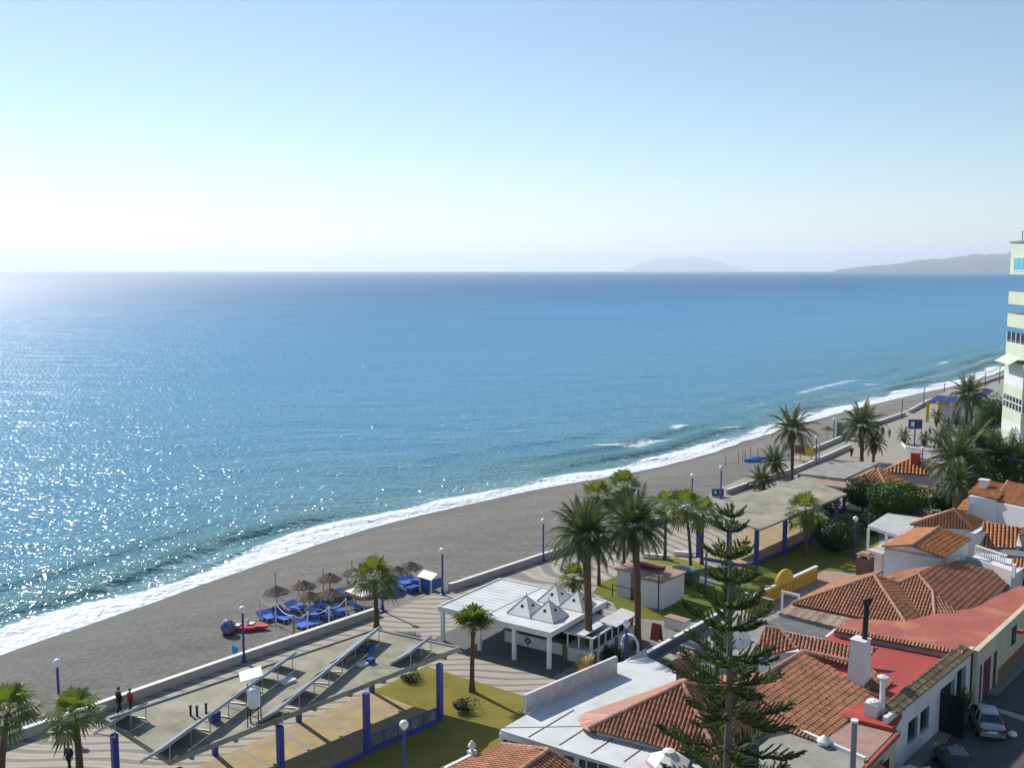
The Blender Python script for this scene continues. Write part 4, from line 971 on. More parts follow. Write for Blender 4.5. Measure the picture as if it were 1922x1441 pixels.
# pergola white
def pergola(label,pts,z,n,mat='white',posts=True,dirU=True):
    r=thing('pergola',label,'pergola',G(*pts[0],z)); q=[W(x,y,z) for x,y in pts]
    m=MB()
    for k in range(n):
        a=q[0].lerp(q[1],(k+.2)/n); b=q[3].lerp(q[2],(k+.2)/n); d=(b-a); nn=Vector((-d.y,d.x,0)).normalized(); m.ob(a-nn*.05-d*.03,d*1.06,nn*.1,Z*.16)
    m.build('slats',M[mat],r)
    m=MB()
    for a,b in((q[0],q[1]),(q[3],q[2])):
        d=b-a; nn=Vector((-d.y,d.x,0)).normalized(); m.ob(a-Z*.2-nn*.07,d,nn*.14,Z*.195)
    m.build('beam',M[mat],r)
    if posts:
        for p in q+[q[0].lerp(q[1],.5)]:
            m=MB(); m.bx(Vector((p.x,p.y,(z-.2)/2)),(.2,.2,z-.2),0,(U,V)); m.build('post',M[mat],r)
    return r
pergola('white slatted pergola beside the gabled white house',[(1630,988),(1700,1010),(1730,975),(1665,966)],4.6,16)
r=thing('garden_wall','white terrace parapet under the white pergola','wall',W(1640,1045))
a=W(1628,1032,2.6); m=MB(); m.prism([(p.x,p.y) for p in(a,W(1656,1040,2.6),W(1656,1040,2.6)+U*6,a+U*6)],0,2.6); m.build('wall_body',M['wallpink'],r); m=MB(); m.ob(a+Z*.003,(W(1656,1040,2.6)-a),U*.2,Z*.1); m.build('coping',M['white'],r)
pergola('long flat pergola with brown and white slats below the upper terracotta house',[(1463,1152),(1606,1188),(1622,1169),(1486,1136)],3.1,34,'brownwhite') if M.setdefault('brownwhite',pm('weathered_slat',(.52,.42,.33),(.36,.24,.18),1.8,.85,rnd=.3)) else None
r=thing('flat_roof_house','small dark grey flat roof between the long pergola and the little hipped roof','house',W(1500,1180)); m=MB(); slab(m,[W(1436,1168,3.2),W(1462,1156,3.2),W(1560,1182,3.2),W(1548,1200,3.2),W(1480,1186,3.2)],0,3.2); m.build('flat_roof',pm('grey_felt',(.15,.15,.15),(.1,.1,.1),.8,.9,stain=((.28,.26,.22),1.2,.55,.7)),r); m=MB(); a=W(1548,1201,3.2); m.ob(a+Z*.003,W(1566,1186,3.2)-a,V*.2,Z*.3); m.build('parapet',M['wallwhite'],r)
# yellow wall with arch and patio
r=thing('yellow_wall','yellow garden wall with white coping and a raised yellow arch','wall',W(1465,1120))
a,b=W(1400,1122,1.3),W(1531,1062,1.3); d=(b-a).normalized(); L_=(b-a).length; n=Vector((d.y,-d.x,0))
m=MB(); m.ob(Vector((a.x,a.y,0)),d*L_,n*.22,Z*1.3); 
k0=L_*.5; m.build('wall_body',M['yellow'],r)
m=MB(); arc=[(k0+1.6*math.cos(t)*1.0,1.303+1.15*math.sin(t)) for t in [math.pi*i/12 for i in range(13)]]
f0=[Vector((a.x,a.y,0))+d*s+Z*z_-n*.004 for s,z_ in arc]; f1=[p+n*.24 for p in f0]; k=len(f0)
m.add(f0+f1,[tuple(range(k)),tuple(range(k,2*k))[::-1]]+[(i,(i+1)%k,k+(i+1)%k,k+i) for i in range(k)]); m.build('arch',M['yellow'],r)
m=MB()
for k in range(30):
    s=L_*(k+.5)/30; p=Vector((a.x,a.y,0))+d*s+n*.225; m.lathe(p+Z*.25+n*.03,[(.05,0),(.10,.25),(.05,.5),(.08,.8)],6)
m.build('baluster',M['yellow'],r)
m=MB(); m.ob(Vector((a.x,a.y,1.303))-n*.05,d*(k0-1.65),n*.32,Z*.08); m.ob(Vector((a.x,a.y,1.303))-n*.05+d*(k0+1.65),d*(L_-k0-1.65),n*.32,Z*.08); m.build('coping',M['white'],r)
struct(sheet('path',[Vector((p.x,p.y,0)) for p in pxs([(1402,1134),(1535,1068),(1610,1082),(1500,1110),(1440,1150),(1452,1160)])],.03,M['pinkish']))
r=thing('patio_railing','dark green railing with white rail closing the yellow-walled patio','railing',W(1425,1145))
a,b=W(1397,1135),W(1450,1150); d=b-a; m=MB(); m.ob(a+Z*1.1,d,U*.12,Z*.1); m.ob(a,d,U*.15,Z*.25); m.build('rail',M['white'],r)
m=MB()
for k in range(18): p=a+d*((k+.5)/18)+U*.06+Z*.25; m.bx(p+Z*.42,(.06,.06,.86),0,(U,V))
m.build('bars',pm('green_paint',(.03,.06,.03),None,1,.5),r)
r=thing('patio_beam','long white beam crossing the patio behind the yellow wall','beam',W(1500,1110)); a,b=W(1466,1112,2.2),W(1500,1120,2.2); m=MB(); m.ob(a,b-a,U*.15,Z*.2); m.ob(Vector((a.x,a.y,0)),V*.15,U*.15,Z*2.2); m.ob(Vector((b.x,b.y,0)),-V*.15,U*.15,Z*2.2); tag(r,'white goalpost-shaped beam on two posts in the patio behind the yellow wall','beam'); m.build('frame',M['white'],r)
# garden wall; the shade on its near face is put into the body colour
r=thing('garden_wall','long straight garden wall with white top and dark shaded face right of the kiosk path','wall',W(1260,1200))
a,b=W(1186,1238,1.9),W(1357,1144,1.9); d=(b-a).normalized(); n=Vector((d.y,-d.x,0)); L_=(b-a).length
m=MB(); m.ob(Vector((a.x,a.y,0)),d*L_,n*.2,Z*1.9); m.build('wall_body',pm('painted_shade_render',(.15,.17,.22),(.11,.13,.17),1,.8),r); m=MB(); m.ob(Vector((a.x,a.y,1.903))-n*.04,d*L_,n*.3,Z*.08); m.build('coping',M['white'],r)
r=thing('rail_hoop','white arched hoop at the end of the dark-faced garden wall','hoop',W(1186,1245)); c=W(1186,1245); m=MB(); m.path([c+V*(.75*math.cos(t)-.2)+Z*(1.5+.75*math.sin(t)) if 0<=t<=math.pi else c for t in [math.pi*i/10 for i in range(11)]],.11,8); m.tube(c+V*.55,c+V*.55+Z*1.5,.11); m.tube(c-V*.95,c-V*.95+Z*1.5,.11); m.build('hoop_tube',M['white'],r,smooth=True)
# yard behind that wall
r=thing('flat_roof_house','patched grey flat roof over the yard between the dark-faced wall and the terracotta roofs','house',W(1320,1230)); m=MB(); slab(m,[W(1215,1232,1.2),W(1352,1160,1.2),W(1440,1168,1.2),W(1400,1260,1.2),W(1300,1262,1.2)],0,1.2); m.build('flat_roof',M['concplain'],r)
for i,(x,y,s1,s2,z) in enumerate(((1275,1212,2.2,1.3,1.9),(1330,1178,2.4,1.6,2.2),(1240,1236,1.2,.9,1.6))):
    p=W(x,y,z); m=MB(); m.ob(p,U*s1,V*s2,Z*.08); m.ob(Vector((p.x,p.y,1.2))+U*.1+V*.1,U*(s1-.2),V*(s2-.2),Z*(z-1.2)); m.build('lean_to',M['greyp'] if i==0 else M['conc'],r)
# toilets block
r=thing('block_house','small white block house with a dark doorway and a worn pinkish roof, among the palms','small building',W(1205,1130))
a=W(1152,1120); b=W(1244,1143); d=(b-a).normalized(); n=Z.cross(d).normalized(); L_=(b-a).length; dp=3.2; s1=L_*.28; s2=L_*.60; HH=2.55
def Bq(s,t=0,z=0): return a+d*s+n*t+Z*z
m=MB(); m.ob(Bq(0,.5),d*s1,n*dp,Z*HH); m.build('wall_wing',M['wallwhite'],r); m=MB(); m.ob(Bq(s2,-.4),d*(L_-s2),n*(dp+.9),Z*(HH-.1)); m.build('wall_wing',M['wallwhite'],r)
m=MB(); m.ob(Bq(s1+.003,1.2),d*(s2-s1-.006),n*(dp-.8),Z*HH); m.build('doorway_recess',M['dark'],r)
m=MB(); m.ob(Bq(s1+(s2-s1)*.48,1.0),d*.2,n*.15,Z*HH); m.build('pier',M['white'],r)
m=MB(); m.ob(Bq(-.15,.3,HH+.003),d*(s2+.15),n*(dp+.4),Z*.16); m.ob(Bq(s2+.003,-.55,HH-.08),d*(L_-s2+.15),n*(dp+1.2),Z*.14); m.build('roof_slab',M['pinkish'],r)
cp,ct=MB(),MB(); roofface(cp,ct,[Bq(s1*.6,1.4,HH+.75),Bq(s2+.3,1.4,HH+.6),Bq(s2+.3,3.3,HH+.2),Bq(s1*.6,3.3,HH+.2)],.25,.4); o=cp.build('tile_pile',M['mortar'],r); ct.build('roof_tiles',M['tile'],o)
m=MB(); m.tube(Bq(L_-.1,-.6),Bq(L_-.1,-.6,3.3),.05); m.build('pipe',M['black'],r)
m=MB(); m.ob(Bq(-.2,0),d*.06,n*.06,Z*1.2); m.ob(Bq(-.2,0,1.1),d*2.2,n*.05,Z*.06); m.ob(Bq(1.9,0),d*.06,n*.06,Z*1.2); m.build('handrail',M['black'],r)
# little things by the path
p=W(1271,1180); r=thing('planter_box','low white planter box on the grass by the path','planter',p); m=MB(); m.bx(p+Z*.45,(2.0,.9,.9),0,(V,U)); m.build('box',M['wallwhite'],r); m=MB(); m.bx(p+Z*.94,(2.1,1.0,.08),0,(V,U)); m.build('rim',M['pinkish'],r)
p=W(1232,1200); r=thing('menu_board','red folding pavement board on the pale path right of the kiosk','sandwich board',p)
for s in(-1,1):
    m=MB(); m.ob(p+U*(.32*s)-V*.4,V*.8,U*.04*s,-U*.27*s+Z*1.35); m.build('board',M['shutter'] if s>0 else pm('board_red',(.30,.05,.045),None,2,.5),r)
p=W(1288,1092); r=thing('waste_container','dark green waste container beside the white block house','container',p)
m=MB(); m.bx(p+Z*.75,(2.2,1.3,1.1),0,(V,U)); m.build('bin_body',pm('green_container',(.045,.11,.07),(.035,.09,.055),2,.5),r); m=MB(); m.bx(p+Z*1.38,(2.3,1.45,.14),0,(V,U)); m.build('lid',pm('pale_green_lid',(.16,.28,.2),None,2,.5),r)
m=MB()
for i in(-1,1):
    for j in(-1,1): q=p+V*i*.8+U*j*.45; m.tube(q+Z*.12-U*.05,q+Z*.12+U*.05,.12,n=10)
m.build('wheel',M['black'],r)
for l,x,y,L_ in(('curved white bench edging the grass bed left of the slim palms',1232,1048,2.6),('short white bench edging the grass bed behind the slim palms',1283,1043,1.8)):
    p=W(x,y); m=MB(); m.bx(p+Z*.22,(L_,.5,.36),0,(V*.9+U*.43,U)); m.bx(p+Z*.45,(L_+.1,.6,.08),0,(V*.9+U*.43,U)); tag(m.build('bench',M['white']),l,'bench')
p=W(1099,1262,0.0); r=thing('flower_planter','yellowish planter with pale pampas-like tufts below the big palm','planter',p); m=MB(); m.lathe(p,[(.45,0),(.6,.1),(.62,.7),(.5,.75)],12); m.build('pot',M['yellow'],r); m=MB()
for i in range(160):
    t=random.uniform(0,6.28); rr_=random.uniform(0,.45); q=p+Vector((math.cos(t)*rr_,math.sin(t)*rr_,.72)); h=random.uniform(.3,.8); dx=Vector((math.cos(t)*.25,math.sin(t)*.25,h)); w=Vector((-math.sin(t),math.cos(t),0))*.05; m.face([q-w,q+w,q+dx+w*.6,q+dx-w*.6])
m.build('tufts',leafmat('pale_tuft',(.45,.33,.12),(.65,.55,.38),.2),r)
# ================= TOWER =================
r=thing('apartment_tower','tall pale green and white apartment tower with stacked balconies, cut by the right edge','apartment building',W(1908,880))
c0=G(1917,466,33.5); c0=W(1911,872); d0=W(1876.5,852); 
fd_=(d0-c0); fl=fd_.length; fd_.normalize(); fr=Vector((fd_.y,-fd_.x,0)); fr=fr if fr.dot(V)>0 else -fr
def T(a,o,z): return c0+fd_*a+fr*o+Z*z
def zt(y): return zs(1900,y,c0.lerp(d0,.5))
green=pm('pale_green_render',(.56,.61,.47),(.49,.54,.41),.4,.85); whitet=pm('tower_white',(.70,.69,.68),(.62,.61,.60),.4,.85)
mats={'g':green,'w':whitet}
for y0,y1,k in((680,700,'g'),(700,725,'w'),(725,744,'g'),(768,790,'g'),(790,812,'w'),(812,835,'g'),(835,905,'w')):
    z1,z0=zt(y0),max(zt(y1),0); m=MB(); m.ob(T(-.0,0,z0),fd_*fl,fr*16,Z*(z1-z0)); m.build('facade_band',mats[k],r)
z1,z0=zt(744),zt(768); m=MB(); m.ob(T(.3,.25,z0),fd_*(fl-.5),fr*15.5,Z*(z1-z0)); m.build('window_strip',M['glass'],r)
m=MB()
for k in range(7): m.ob(T(fl*k/6-.1,.02,z0),fd_*.22,fr*.2,Z*(z1-z0))
m.ob(T(0,.03,(z0+z1)/2),fd_*fl,fr*.12,Z*.15); m.build('window_frame',whitet,r)
for y0,y1 in((460,515),(548,572),(590,615),(645,668)):
    z1,z0=zt(y0),zt(y1); big=y0==460
    m=MB(); m.ob(T(0,0,z0),fd_*fl,fr*.25,Z*(z1-z0)); m.ob(T(0,.25,z0),fd_*.25,fr*3,Z*(z1-z0)); m.ob(T(fl-.25,.25,z0),fd_*.25,fr*3,Z*(z1-z0)); m.build('balcony_parapet',green,r)
    m=MB(); m.ob(T(.25,.25,z0+.003),fd_*(fl-.5),fr*3,Z*.2); m.build('balcony_floor',whitet,r)
    if not big:
        m=MB(); 
        m.ob(T(0,.1,z1+.35),fd_*fl,fr*.06,Z*.06); 
        for k in range(9): m.ob(T(fl*k/8.02,.1,z1),fd_*.05,fr*.05,Z*.36)
        m.build('balcony_rail',M['metal'],r)
zt0=zt(680); zt1=zt(456)
m=MB(); m.ob(T(.3,3.3,zt0),fd_*(fl-.6),fr*12.5,Z*(zt1-zt0-.05)); m.build('recessed_wall',whitet,r)
m=MB(); m.ob(T(-.2,-.2,zt1),fd_*(fl+.4),fr*16.5,Z*.35); m.build('roof_slab',M['greyp'],r)
z1,z0=zt(484),zt(507); m=MB(); m.ob(T(fl*.15,-.04,z0),fd_*(fl*.62),fr*.05,Z*(z1-z0)); o=m.build('window',pm('turquoise_blind',(.05,.35,.42),(.08,.5,.55),1.2,.3),r)
f=MB(); f.ob(T(fl*.12,-.09,z0-.15),fd_*(fl*.68),fr*.08,Z*.15); f.ob(T(fl*.12,-.09,z1),fd_*(fl*.68),fr*.08,Z*.15)
for k in range(4): f.ob(T(fl*(.12+.22*k),-.09,z0),fd_*.12,fr*.045,Z*(z1-z0))
f.build('window_frame',whitet,o)
for y0,y1 in((517,546),(574,588),(626,643)):
    z1,z0=zt(y0),zt(y1); m=MB(); m.ob(T(1.5,3.22,z0),fd_*(fl-3),fr*.06,Z*(z1-z0)*.9); m.build('window',M['glass'],r)
m=MB(); z1,z0=zt(668),zt(692); m.ob(T(fl*.1,-.02,z1),fd_*(fl*.8),-fr*1.8+Z*(z0-z1)*.55,Z*.08); m.build('awning',green,r)
z1,z0=zt(624),zt(645); m=MB()
m.ob(T(0,.02,z0),fd_*fl,fr*.1,Z*.1)
for k in range(5): m.ob(T(fl*k/4.1,.02,z0),fd_*.2,fr*.12,Z*(z1-z0))
m.build('glazing_frame',whitet,r); m=MB(); m.ob(T(.1,.2,z0),fd_*(fl-.2),fr*.05,Z*(z1-z0)); m.build('glazing',M['glass'],r)
for a_ in(.5,fl*.8): m=MB(); p=T(a_,1,zt1+.35); m.tube(p,p+Z*1.6,.06); m.tube(p+Z*1.5-fd_*.5,p+Z*1.5+fd_*.5,.04); m.build('aerial',M['black'],r)
# inland side: floors
m=MB()
for k in range(11): m.ob(T(-.12,.6,1+3.05*k),fd_*.1,fr*13,Z*1.5)
m.build('side_window',M['glass'],r)
# ================= FAR PAVILION, HIP PAVILION =================
r=thing('pavilion','far white pavilion with a blue tiled roof edge, yellow columns and a red-framed entrance','pavilion',W(1800,815))
zz=4.3
q=[W(1741,752,zz),W(1830,757,zz),W(1868,733,zz),W(1785,730,zz)]
ce=sum(q,Vector())/4
m=MB(); slab(m,[ce+(p-ce)*.72 for p in q],4.5,5.1); m.build('roof_top',M['concplain'],r)
m=MB(); inn=[ce+(p-ce)*.74+Z*.75 for p in q]
for i in range(4): m.face([q[i],q[(i+1)%4],inn[(i+1)%4],inn[i]])
m.face(q); m.build('roof_edge',pm('blue_roof_tile',(.03,.06,.25),(.02,.045,.18),1,.5),r)
box_wall(r,[ce+(p-ce)*.78+V*1.0 for p in q],0,4.2)
for t_ in(0,.25,.5,.75,1):
    p=q[0].lerp(q[1],t_); m=MB(); m.bx(Vector((p.x,p.y,2.1))+U*.3,(.4,.4,4.2),0,(U,V)); m.build('column',M['yellow'] if t_<.3 else M['white'],r)
p=q[0].lerp(q[3],.5); m=MB(); m.bx(Vector((p.x,p.y,2.1)),(.4,.4,4.2),0,(U,V)); m.build('column',M['yellow'],r)
m=MB(); p=q[0]; d=(q[1]-q[0]); m.ob(Vector((p.x,p.y,3.7))+U*.2,d,U*.15,Z*.3); m.build('yellow_band',M['yellow'],r)
p=q[1]; m=MB(); m.ob(Vector((p.x,p.y,0))+V*1.0,V*.5,U*.5,Z*4.6); m.ob(Vector((p.x,p.y,4.1))-V*2.2,V*3.2,U*.5,Z*.5); m.build('red_frame',pm('pink_red_paint',(.6,.08,.12),None,1,.6),r)
r=thing('pavilion','low flat white-fronted building between the blue-roofed pavilion and the tower','building',W(1865,790)); zz=4.2
q=[W(1832,752,zz),W(1905,758,zz),W(1925,728,zz),W(1862,722,zz)]; box_wall(r,q,0,4.0,'wallwhite'); m=MB(); slab(m,q,4.0,4.35); m.build('flat_roof',M['concplain'],r); m=MB(); p=q[0]; m.ob(Vector((p.x,p.y,.3))-U*.05+V*.8,(q[1]-q[0])*.6,U*.04,Z*2.9); m.build('shopfront',M['blue'],r)
m=MB()
for k in range(14): p=q[0].lerp(q[1],k/14); m.ob(Vector((p.x,p.y,4.0))-U*1.2,U*1.2,V*.12,Z*.15)
m.build('canopy_slats',M['white'],r)
r=thing('pavilion','white pavilion with two hipped orange roofs and a red chimney, behind the round green trees','pavilion',W(1690,930))
def hip(parent,pts,z,apexpx,za,ov=0,mat='tile_orange'):
    q=[W(x,y,z) for x,y in pts]; t=W(*apexpx,za); n=len(q)
    tiled(parent,[[q[i],q[(i+1)%n],t] for i in range(n)],[(p,t) for p in q],mat,.45,.7)
    ce=sum(q,Vector())/n; box_wall(parent,[p+(ce-p)*.1 for p in q],0,z-.1)
hip(r,[(1592,902),(1665,916),(1708,905),(1640,890)],3.6,(1647,880),5.1)
hip(r,[(1655,885),(1762,893),(1790,880),(1700,862)],3.8,(1718,857),5.6)
p=W(1718,868,5.0); m=MB(); m.bx(Vector((p.x,p.y,5.4)),(.9,.9,1.5),0,(U,V)); m.bx(Vector((p.x,p.y,6.22)),(1.1,1.1,.14),0,(U,V)); m.build('chimney',pm('red_chimney',(.45,.05,.05),None,1,.7),r)
m=MB(); slab(m,[W(1690,930,2.9),W(1745,935,2.9),W(1770,915,2.9),W(1715,908,2.9)],2.7,2.9); m.build('porch_roof',M['pinkish'],r)
for x,y in((1692,932),(1745,937),(1768,916)): p=G(x,y,2.7); m=MB(); m.bx(Vector((p.x,p.y,1.35)),(.3,.3,2.7),0,(U,V)); m.build('column',M['wallwhite'] if x<1760 else M['brown'],r)
# white parasols / restaurant canopies far right
for i,(l,x,y) in enumerate((('white square canopy among the right-hand palms, left of two',1846,884),('white square canopy among the right-hand palms, nearer the tower',1885,888),('large white canopy cut by the right edge above the tall white house',1915,904))):
    p=G(x,y,3.0); r=thing('canopy',l,'canopy',p,'white canopies among the palms'); m=MB(); s=2.2; qq=[p+Z*2.6+U*(s*i_)+V*(s*j_) for i_,j_ in((-1,-1),(1,-1),(1,1),(-1,1))]; t=p+Z*3.4
    for k in range(4): m.face([qq[k],qq[(k+1)%4],t]); m.face([qq[k]-Z*.25,qq[(k+1)%4]-Z*.25,qq[(k+1)%4],qq[k]])
    m.build('cover',M['white'],r); m=MB(); m.tube(p,p+Z*3.4,.06); 
    for c_ in qq: m.tube(Vector((c_.x,c_.y,0)),c_,.05)
    m.build('pole',M['white'],r)
# dark hedges / fences of the far palm garden
r=thing('site_sign','square blue sign board on a blue pole in the far palm garden','sign',W(1716,838)); p=W(1716,838); m=MB(); m.tube(p,p+Z*4,.12); m.build('pole',M['blue'],r); m=MB(); m.bx(p+Z*3.9,(2.3,.25,1.6),0,(Vector((1,0,0)),Vector((0,1,0)))); o=m.build('board',pm('navy_sign',(.02,.04,.16),None,1,.5),r); m=MB(); m.bx(p+Z*3.9-Vector((.5,.14,0)),(.6,.02,.8),0,(Vector((1,0,0)),Vector((0,1,0)))); m.build('sign_symbol',M['white'],o)
r=thing('kerb_wall','long pale low curved kerb wall in front of the far palm garden','wall',W(1740,850))
m=MB(); P_=[W(x,y) for x,y in((1690,832),(1700,842),(1740,848),(1800,846),(1830,835))]
for i in range(4): a,b=P_[i],P_[i+1]; m.ob(a,b-a,U*.5,Z*.4)
m.build('wall_body',M['wallwhite'],r)
for l,x,y,L_ in(('blue bench-like barrier under the far palm garden',1848,836,7),):
    p=W(x,y); m=MB(); m.bx(p+Z*.7,(L_,.3,1.0),0,(Vector((1,0,0)),Vector((0,1,0)))); m.bx(p+Z*.1,(L_*.9,.5,.2),0,(Vector((1,0,0)),Vector((0,1,0)))); tag(m.build('barrier',M['blue']),l,'barrier')
# ================= VEGETATION =================
def frond(m,base,az,el,L,droop,w,seg=7,leaf=.32,rnd=.5,vee=.35):
    d=Vector((math.cos(az)*math.cos(el),math.sin(az)*math.cos(el),math.sin(el))); p=Vector(base); pts=[p.copy()]; st_=L/seg
    for i in range(seg):
        d=(d+Vector((0,0,-droop*(i+1)/seg))).normalized(); p=p+d*st_; pts.append(p.copy())
    side=Vector((-math.sin(az),math.cos(az),0))
    for i in range(seg):
        a,b=pts[i],pts[i+1]; t=(b-a).normalized(); up=side.cross(t)
        m.add([a-side*.02,a+side*.02,b+side*.015,b-side*.015],[(0,1,2,3)],0,rnd*.6)
        for k in range(3):
            f=(i+(k+.5)/3)/seg
            if f<.12: continue
            q=a.lerp(b,(k+.5)/3); ll=leaf*math.sin(math.pi*min(1,.18+f*.85))**.6*(1.15-.35*f)
            for s in(-1,1):
                e=q+(side*s*(.75)+t*.62-up*(-vee)*1+Z*-.12*random.uniform(.3,1.6)).normalized()*ll*random.uniform(.8,1.15)
                m.add([q-t*w,q+t*w,e],[(0,1,2)],0,min(1,max(0,rnd+random.uniform(-.3,.3))))
def fan(m,base,az,el,L,r,n=17,rnd=.5,droop=.25):
    d=Vector((math.cos(az)*math.cos(el),math.sin(az)*math.cos(el),math.sin(el)))
    side=Vector((-math.sin(az),math.cos(az),0)); c=Vector(base)+d*L; c.z-=droop*L*.5
    m.add([Vector(base)-side*.025,Vector(base)+side*.025,c+side*.02,c-side*.02],[(0,1,2,3)],0,.9)
    t=(d-Z*droop).normalized(); up=side.cross(t)
    for k in range(n):
        a=(k/(n-1)-.5)*R(210); dr=(t*math.cos(a)+side*math.sin(a)); ln=r*(.75+.3*math.cos(a))*random.uniform(.85,1.1)
        m1=c+dr*ln*.6+up*.03; tip=c+dr*ln+Vector((0,0,-ln*(.18+.22*random.random())))
        w=(t*-math.sin(a)+side*math.cos(a))*ln*.062
        m.add([c,m1-w,tip,m1+w],[(0,1,2,3)],0,min(1,max(0,rnd+random.uniform(-.3,.3))))
def palm(name,label,base,H,kind='fan',crown=1.7,seed=0,lean=(0,0),n=34,tr=.17,elmin=-30,group=None,skirt=0,lo=None):
    random.seed(seed); base=Vector(base); r=thing(name,label,'palm tree',base,group)
    top=base+Vector((lean[0],lean[1],H)); m=MB(); K_=9
    pts=[base.lerp(top,i/K_)+Vector((lean[0],lean[1],0))*(-.25*math.sin(math.pi*i/K_)) for i in range(K_+1)]
    if kind=='date': rs=[tr*1.35]+[tr*(1+.06*math.sin(i*2.1)) for i in range(1,K_-1)]+[tr*1.5,tr*1.75]
    else: rs=[tr*1.5,tr*1.1]+[tr*(1-.03*i) for i in range(2,K_)]+[tr*1.05]
    m2=[]
    m.path(pts,rs,10)
    m.build('trunk',M['trunkd' if kind=='date' else 'trunk'],r,smooth=False)
    if kind=='date':
        b=MB(); rr_=tr*2.0; b.lathe(top-Z*1.9,[(tr*1.15,0),(rr_*.9,.35),(rr_*1.15,1.0),(rr_*.85,1.7),(tr,2.0)],12)
        for i in range(90):
            t=random.uniform(0,6.28); z_=random.uniform(.1,1.1); q=top-Z*1.6+Vector((math.cos(t)*rr_*1.0,math.sin(t)*rr_*1.0,z_)); o_=Vector((math.cos(t),math.sin(t),0)); s_=Vector((-math.sin(t),math.cos(t),0))*.05
            b.face([q-s_,q+s_,q+o_*.16+Z*.28])
        b.build('leaf_base_bulb',M['brown'],r)
    c=MB()
    if kind=='date':
        for i in range(n):
            f=(i+.5)/n; el=R(84-(84-elmin)*f**1.15); az=i*2.399+random.uniform(-.2,.2)
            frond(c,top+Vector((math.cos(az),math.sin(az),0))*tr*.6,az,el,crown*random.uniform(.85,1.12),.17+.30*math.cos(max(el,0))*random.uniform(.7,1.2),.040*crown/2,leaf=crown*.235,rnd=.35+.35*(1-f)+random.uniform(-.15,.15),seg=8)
    else:
        for i in range(n):
            f=(i+.5)/n; el=R(82-(82-elmin)*f); az=i*2.399+random.uniform(-.3,.3)
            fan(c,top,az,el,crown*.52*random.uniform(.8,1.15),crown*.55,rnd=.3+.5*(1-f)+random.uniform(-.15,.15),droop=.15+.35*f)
        for i in range(skirt):
            az=random.uniform(0,6.28); fan(c,top-Z*random.uniform(.1,.6),az,R(-65),crown*.4,crown*.4,n=7,rnd=.0,droop=.2)
    c.build('crown',M['date' if kind=='date' else 'fan'],r)
    return r
def palmpx(label,bx,by,cx,cy,kind='fan',crown=1.7,seed=0,**k):
    b=W(bx,by); t=ray(cx,cy); q=CAM+t*(b.y/t.y); palm('date_palm' if kind=='date' else 'fan_palm',label,b,q.z,kind,crown,seed,lean=(q.x-b.x,0),**k)
def palmc(label,cx,cy,H,kind='fan',crown=1.7,seed=0,lean=(0,0),**k):
    t=W(cx,cy,H); palm('date_palm' if kind=='date' else 'fan_palm',label,Vector((t.x-lean[0],t.y-lean[1],0)),H,kind,crown,seed,lean=lean,**k)
palmc('fan palm cut by the left edge in the bottom corner',16,1340,4.7,'fan',2.2,1,(.5,.3),n=24,tr=.22,elmin=5)
palmc('young fan palm on the promenade in front of the leftmost beach lamp',142,1350,4.0,'fan',2.1,2,(-.1,0),n=26,tr=.24,elmin=-5)
palmpx('fan palm standing against the sea wall beside the lounger beach',707,1178,703,1088,crown=2.4,seed=3,n=28,tr=.22,elmin=-15)
palmpx('slim fan palm with upright leaves on the lawn before the kiosk',886,1297,888,1186,crown=2.3,seed=4,n=24,tr=.19,elmin=48)
palmpx('largest date palm with a bulging trunk top, right behind the kiosk corner',1105,1237,1098,1008,'date',3.5,5,n=62,tr=.30,elmin=-25)
palmpx('second big date palm, right of the largest one and left of the garden wall',1197,1217,1191,990,'date',3.5,6,n=60,tr=.27,elmin=-30)
palmpx('tall thin fan palm whose dark crown rises between the two big date palms, left one',1124,1098,1122,932,crown=2.1,seed=7,n=34,tr=.15,elmin=-55,skirt=6)
palmpx('tall thin fan palm rising highest behind the second big date palm',1171,1067,1171,915,crown=2.3,seed=8,n=36,tr=.17,elmin=-55,skirt=6)
palmpx('short bushy fan palm peeping over the kiosk roof',1076,1118,1077,1086,crown=1.9,seed=9,n=26,tr=.2,elmin=-10)
palmpx('slim palm with a small crown, leftmost of the group of three',1248,1050,1250,950,crown=2.2,seed=10,n=24,tr=.17,elmin=-20)
palmpx('slim palm with sparse upright leaves, middle of the group of three',1296,1082,1287,955,crown=2.7,seed=11,n=22,tr=.18,elmin=-25)
palmpx('slim palm with a ragged crown, rightmost of the group of three',1317,1058,1320,966,crown=2.3,seed=12,n=22,tr=.17,elmin=-25)
palmpx('fan palm in front of the far shelter, pale trunk on the green lawn',1512,1042,1511,958,crown=2.5,seed=13,n=26,tr=.21,elmin=-40)
palmpx('tall date palm with arching fronds at the end of the far shelter',1486,906,1487,808,'date',4.3,14,n=34,tr=.25,elmin=-30)
palmpx('bushy date palm beside the sea wall, left of the tall arching one',1457,894,1453,868,'date',2.9,15,n=40,tr=.25,elmin=-20)
palmpx('low date palm without visible trunk at the far shelter roof corner',1430,918,1430,904,'date',2.7,16,n=34,tr=.25,elmin=-5)
palmpx('full crowned date palm on the open promenade beyond the canopy',1617,868,1618,800,'date',4.6,17,n=44,tr=.30,elmin=-30)
palmpx('small palm standing right of the full crowned date palm',1639,868,1641,831,'date',2.5,18,n=36,tr=.22,elmin=-40)
palmpx('tall palm in front of the blue-roofed pavilion, its twin trunk leaning together',1811,822,1818,742,'date',4.6,19,n=36,tr=.28,elmin=-30)
palmpx('second slim trunk palm close in front of the blue-roofed pavilion',1822,826,1822,752,'date',2.6,20,n=20,tr=.22,elmin=-20)
